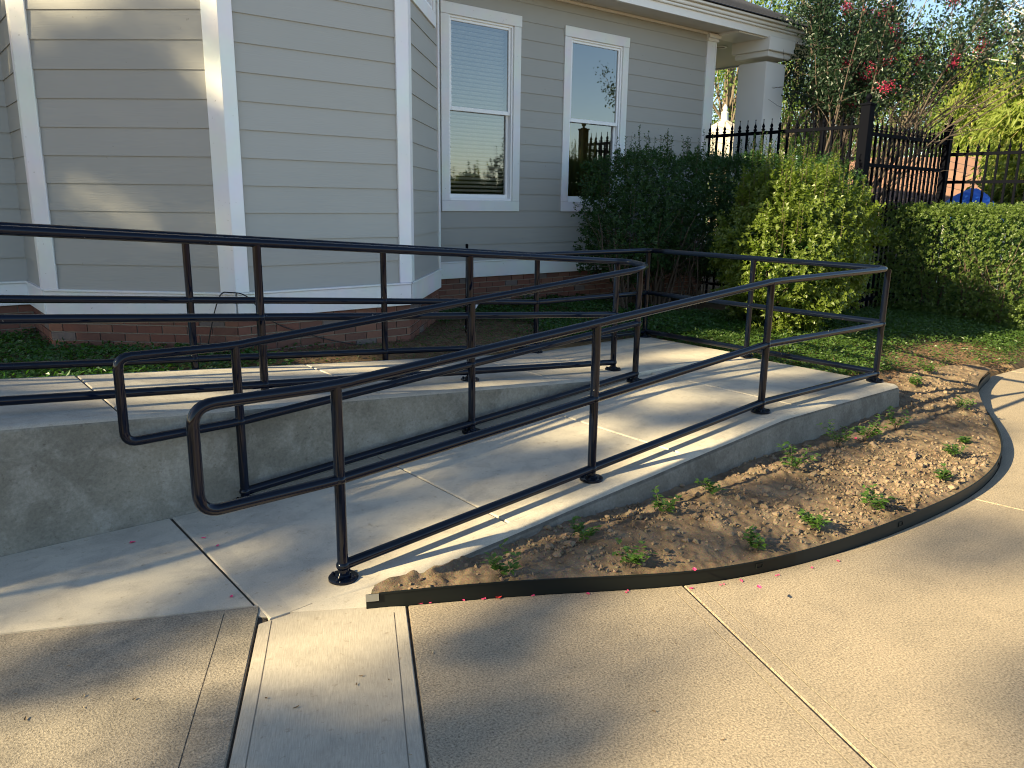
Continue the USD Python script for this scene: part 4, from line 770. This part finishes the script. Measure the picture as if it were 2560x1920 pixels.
# leafless pale tree
def bare_tree():
    r = np.random.default_rng(131); x, y = polar(70.3, 27); B = np.array([x, y, .1]); th = Thing('bare_tree', 'pale leafless tree with thin branches at the right, before the green trees', 'tree', B)
    W = []; n = 12; u = np.linspace(0, 1, n)[:, None]; tr = B + np.array([.3, -.2, 6.6])*u + np.cumsum(.05*r.normal(size=(n, 3))*[1, 1, 0], 0); th.part('trunk', tube(tr, np.linspace(.10, .03, n), 8), 'bark_pale', smooth=True)
    for k in range(34):
        o = tr[r.integers(4, n)]; d = unit(np.array([r.normal(), r.normal(), r.uniform(.3, 1.3)])); L = r.uniform(.6, 1.7); v = np.linspace(0, 1, 6)[:, None]; p = o + d*L*v + np.cumsum(.05*r.normal(size=(6, 3)), 0)*v; W.append(tube(p, np.linspace(.025, .006, 6), 5, False))
        for m in range(4):
            o2 = p[r.integers(2, 6)]; d2_ = unit(d + .8*r.normal(size=3)); W.append(tube(o2 + d2_*r.uniform(.3, .7)*np.linspace(0, 1, 4)[:, None], [.008, .007, .005, .003], 4, False))
    th.part('branches', cat(W), 'bark_pale')
bare_tree()
# yellow green drooping tree behind the right fence panel
def drooping(label, pos, h, seed):
    r = np.random.default_rng(seed); B = np.array([*pos, .1]); th = Thing('feathery_tree', label, 'tree', B, group='yellow green trees behind the fence'); W = []; F = []
    n = 10; u = np.linspace(0, 1, n)[:, None]; tr = B + np.array([.1, .1, h])*u; th.part('trunk', tube(tr, np.linspace(.05, .012, n), 7), 'bark_yellow', smooth=True)
    for k in range(95):
        o = tr[r.integers(2, n)]; a = r.uniform(0, 6.28); L = r.uniform(.5, 1.25)*h/4; v = np.linspace(0, 1, 8)[:, None]; p = o + np.array([math.cos(a), math.sin(a), .35])*L*v + np.array([0, 0, -1.0])*L*v**2 + .03*r.normal(size=3); W.append(tube(p, np.linspace(.008, .002, 8), 4, False))
        m = 80; w = r.uniform(.1, 1, m); i = (w*7).astype(int); q = p[i] + .09*r.normal(size=(m, 3)); F.append(leaves(q, np.array([math.cos(a)*.5, math.sin(a)*.5, -.8]) + .6*r.normal(size=(m, 3)), randdir(r, m), .20*r.uniform(.6, 1.2, m), .028))
    th.part('branches', cat(W), 'bark_yellow'); th.part('crown', cat(F), 'leaf_yellow', kind='stuff')
for az_, d_, h_, sd_, lab in ((70.9, 18.5, 3.3, 147, 'nearest feathery yellow green tree behind the middle of the right fence panel'), (73.2, 18, 3.7, 148, 'near feathery yellow green tree at the end of the right fence panel'), (68.2, 24.5, 5.0, 141, 'feathery yellow green tree directly behind the right gate post'), (70.3, 24, 4.6, 144, 'feathery yellow green tree behind the first bars of the right fence panel'), (72.8, 25, 6.0, 142, 'taller feathery yellow green tree cut off by the right edge'), (71.4, 27, 5.2, 145, 'feathery yellow green tree between the two larger pale ones')): drooping(lab, polar(az_, d_), h_, sd_)

# shade trees left of the frame: the dappled light on ramp and wall is theirs
def shade_tree(label, pos, h, cc, cr, n, lp, seed, ok=None, cl=(.28, .6)):
    r = np.random.default_rng(seed); th = Thing('shade_tree', label, 'tree', (*pos, .1), group='shade trees left of the frame')
    w, f = tree_parts(r, (*pos, .1), h, cc, cr, n, lp, .11, .03, .16, cl, ok=ok); th.part('trunk', w, 'bark', smooth=True); th.part('crown', f, 'leaf_tree_dark', kind='stuff')
shade_tree('tall shade tree left of the house, out of frame, dappling the ramp', (-19.5, 10.6), 13, (-19, 8.75, 10.9), (2.2, 1.9, 1.4), 66, 130, 151, cl=(.11, .28))
shade_tree('dense shade tree left of the house, out of frame, shading the bay wall', (-17, 12.2), 13, (-17, 10.75, 10.35), (1.6, 1.0, 1.9), 118, 150, 154, ok=lambda p: not (p[2] > 11.2 and math.sin(p[0]*37+p[1]*71) < .35), cl=(.13, .30))
shade_tree('lower shade tree left of the pavement, out of frame, streaking the near slabs', (-20.5, 5.4), 11, (-20.0, 6.9, 9.5), (2.0, 1.7, .95), 25, 150, 152, cl=(.13, .30))
shade_tree('thin shade tree farther left, out of frame, leaving soft spots on the path', (-24.5, 5.4), 15.5, (-23, 6.8, 13.6), (2.2, 2.4, 1.7), 7, 150, 153, cl=(.2, .4))

# ------------------------------------------------------------------ beyond the fence
gx, gy = polar(53.35, 22); gz = .1
gaz = Thing('gazebo', 'white gazebo with pale pyramid roof and finial seen through the porch', 'gazebo', (gx, gy, gz))
ang = np.arange(8)*math.pi/4 + .2
ring = np.column_stack([gx + 2.0*np.cos(ang), gy + 2.0*np.sin(ang), np.full(8, 2.75)]); v = np.vstack([ring, [[gx, gy, 3.82]], ring - [0, 0, .15]])
f = [[i, (i+1) % 8, 8] for i in range(8)] + [[i, 9+i, 9+(i+1) % 8] for i in range(8)] + [[i, 9+(i+1) % 8, (i+1) % 8] for i in range(8)]
gaz.part('roof', (v, np.array(f)), 'shingle_cream'); gaz.part('finial', lathe((gx, gy, 3.74), [(0, 0), (.10, 0), (.085, .20), (.10, .22), (.05, .26), (.065, .33), (.02, .42), (0, .44)], 12), 'white_paint', smooth=40)
for a in ang: gaz.part('post', bbox(gx+1.8*math.cos(a)-.07, gx+1.8*math.cos(a)+.07, gy+1.8*math.sin(a)-.07, gy+1.8*math.sin(a)+.07, gz, 2.62, .01), 'white_paint')
for i in range(8):
    a0, a1 = ang[i], ang[(i+1) % 8]; fr = Frame((gx+1.8*math.cos(a1), gy+1.8*math.sin(a1)), (gx+1.8*math.cos(a0), gy+1.8*math.sin(a0))); gaz.part('railing_panel', cat([fr.box(.08, fr.len-.08, -.03, .03, .95, 1.02), fr.box(.08, fr.len-.08, -.03, .03, .25, .32)] + [fr.box(q_, q_+.04, -.02, .02, .32, .95) for q_ in np.arange(.15, fr.len-.15, .14)]), 'white_paint')
hx, hy = polar(65.2, 21)
def shed(name, label, c, rot, L, D, zw, zr, wallm, roofm):
    th = Thing(name, label, 'building', (*c, .1)); cr_, sr = math.cos(rot), math.sin(rot); R = np.array([[cr_, -sr], [sr, cr_]])
    def mp(v): v = np.array(v, float); v[:, :2] = v[:, :2] @ R.T + np.array(c); return v
    wv, wf = box(-L/2, L/2, -D/2, D/2, .0, zw); th.part('wall', (mp(wv), wf), wallm)
    e = .35; rv = np.array([[-L/2-e, -D/2-e, zw-.08], [L/2+e, -D/2-e, zw-.08], [L/2+e, D/2+e, zw-.08], [-L/2-e, D/2+e, zw-.08], [-L/2-e, 0, zr], [L/2+e, 0, zr]]); rv = np.vstack([rv, rv + [0, 0, .12]])
    rfc = np.array([[6, 7, 11], [6, 11, 10], [7, 8, 11], [8, 9, 10], [8, 10, 11], [9, 6, 10], [0, 1, 7], [0, 7, 6], [2, 3, 9], [2, 9, 8], [0, 2, 1], [0, 3, 2], [1, 2, 8], [1, 8, 7], [3, 0, 6], [3, 6, 9]]); th.part('roof', (mp(rv), rfc), roofm)
    for k in range(3): dv, df = box(-L/2+.8+k*L/3.2, -L/2+1.7+k*L/3.2, -D/2-.03, -D/2-.002, .7, 1.7); th.part('window', (mp(dv), df), 'glass_dark')
simple('glass_dark', (.03, .035, .04), .08)
shed('low_building', 'low building with a long brown shingle roof behind the gate bars', (hx, hy), math.radians(-65), 2.0, 2.8, 1.7, 2.65, 'shed_wall', 'shingle_brown')
tx, ty = polar(68.6, 15.6)
can = Thing('blue_canopy', 'bright blue fabric canopy low behind the right end of the gate', 'canopy', (tx, ty, .1))
u_ = np.linspace(-1, 1, 13); V = []; 
for a in u_:
    for b0 in u_: V.append((tx + a*.42*math.cos(-.9) - b0*.4*math.sin(-.9), ty + a*.42*math.sin(-.9) + b0*.4*math.cos(-.9), 1.66 + .30*(1-abs(a)**1.6) - .25*abs(b0)**2 + .03*math.sin(7*a+5*b0)))
ii, jj = np.meshgrid(np.arange(12), np.arange(12), indexing='ij'); a_ = (ii*13+jj).ravel(); F_ = np.vstack([np.column_stack([a_, a_+13, a_+14]), np.column_stack([a_, a_+14, a_+1])]); V = np.array(V)
can.part('cover', (np.vstack([V, V-[0, 0, .012]]), np.vstack([F_, F_[:, ::-1]+169])), 'blue_fabric', smooth=True)
for a, b0 in ((-1, -1), (-1, 1), (1, -1), (1, 1)): px_, py_ = tx + a*.47*math.cos(-.9) - b0*.37*math.sin(-.9), ty + a*.47*math.sin(-.9) + b0*.37*math.cos(-.9); can.part('pole', tube([(px_, py_, .1), (px_, py_, 1.4)], .02, 8), 'white_paint')

# ------------------------------------------------------------------ small fallen things on the concrete
fr_ = np.random.default_rng(201)
def flat_leaf(px, py, z, L, W, m, name, label, catg, group=None, curl=.3):
    s, t = to_plan(px, py, z)
    if group and 'path' in group and 'leaf' in name:
        where = next((w for w, g in (('the brown left slab', leftslab), ('the pale slab before the side wall', approach), ('the pale centre strip', strip), ('the broad middle slab', s5), ('the big right slab', s6)) if g.buffer(.02).contains(Point(s, t))), 'the far right slab')
        label, group = 'small dry leaf lying on ' + where, 'dry leaves on ' + where
    elif group and 'along' in group:
        where = 'front tip' if px < 1060 else 'middle' if px < 1500 else 'rear curve'; label, group = f'small pink petal on the path against the {where} of the edging', f'pink petals by the {where} of the edging'
    a = fr_.uniform(0, 6.28); D = np.array([[math.cos(a), math.sin(a), .05]]); n = 5
    u = np.linspace(0, 1, n); w = W*np.sin(np.pi*np.clip(u, .04, .96))**.7; e = np.array([math.cos(a), math.sin(a)]); o = np.array([-e[1], e[0]]); V = []
    for k in range(n):
        for sg in (-1, 0, 1): V.append([*(np.array([s, t]) + e*L*(u[k]-.5) + o*sg*w[k]), z + .0025 + abs(sg)*W*curl + L*.12*(2*u[k]-1)**2*curl*2])
    i, j = np.meshgrid(np.arange(n-1), np.arange(2), indexing='ij'); a0 = (i*3+j).ravel(); single(name, (np.array(V), np.vstack([np.column_stack([a0, a0+3, a0+4]), np.column_stack([a0, a0+4, a0+1])])), m, label, catg, group)
for px, py in ((905, 1304), (925, 1301), (958, 1300), (1003, 1297), (1045, 1295), (1150, 1287), (1270, 1285), (1352, 1278), (1496, 1272), (1560, 1262), (1600, 1255), (1680, 1244), (1755, 1228), (1812, 1213)):
    for k in range(2): flat_leaf(px + fr_.uniform(-5, 5), py + fr_.uniform(-2, 3), 0, fr_.uniform(.010, .017), .0055, 'petal_pink', 'fallen_petal', 'small pink petal lying on the path along the dark edging', 'petal', 'pink petals along the edging')
for px, py in ((283, 1173), (288, 1172), (440, 1163), (470, 1180), (500, 1290), (700, 1250), (1365, 815)):
    flat_leaf(px, py, 0 if px < 1300 else .29, .022, .007, 'petal_pink', 'fallen_petal', 'single pink petal lying on the pale ramp concrete', 'petal', 'pink petals on the ramp concrete')
flat_leaf(1077, 1291, 0, .045, .013, 'petal_red', 'fallen_petal', 'large red petal against the edging near its front end', 'petal')
for px, py, lab in ((1500, 1232, 'bunch of pink petals caught behind the front edging'), (1848, 948, 'pink petal under the leggy young plant'), (1640, 1270, 'pink petal behind the edging mid curve')): flat_leaf(px, py, .08, .03, .010, 'petal_pink', 'fallen_petal', lab, 'petal')
for k, (px, py) in enumerate(((35, 1500), (180, 1530), (290, 1512), (55, 1555), (180, 1505), (575, 1510), (640, 1530), (480, 1560), (150, 1440), (840, 1470), (933, 1412), (780, 1462), (770, 1480), (886, 1632), (1412, 1538), (1560, 1600))):
    flat_leaf(px, py, 0, fr_.uniform(.009, .022), fr_.uniform(.0022, .0045), ('dry_leaf', 'dry_leaf_pale', 'dry_leaf')[k % 3], 'fallen_leaf', 'small dry leaf lying on the concrete path', 'leaf', 'dry leaves scattered on the path', .5)
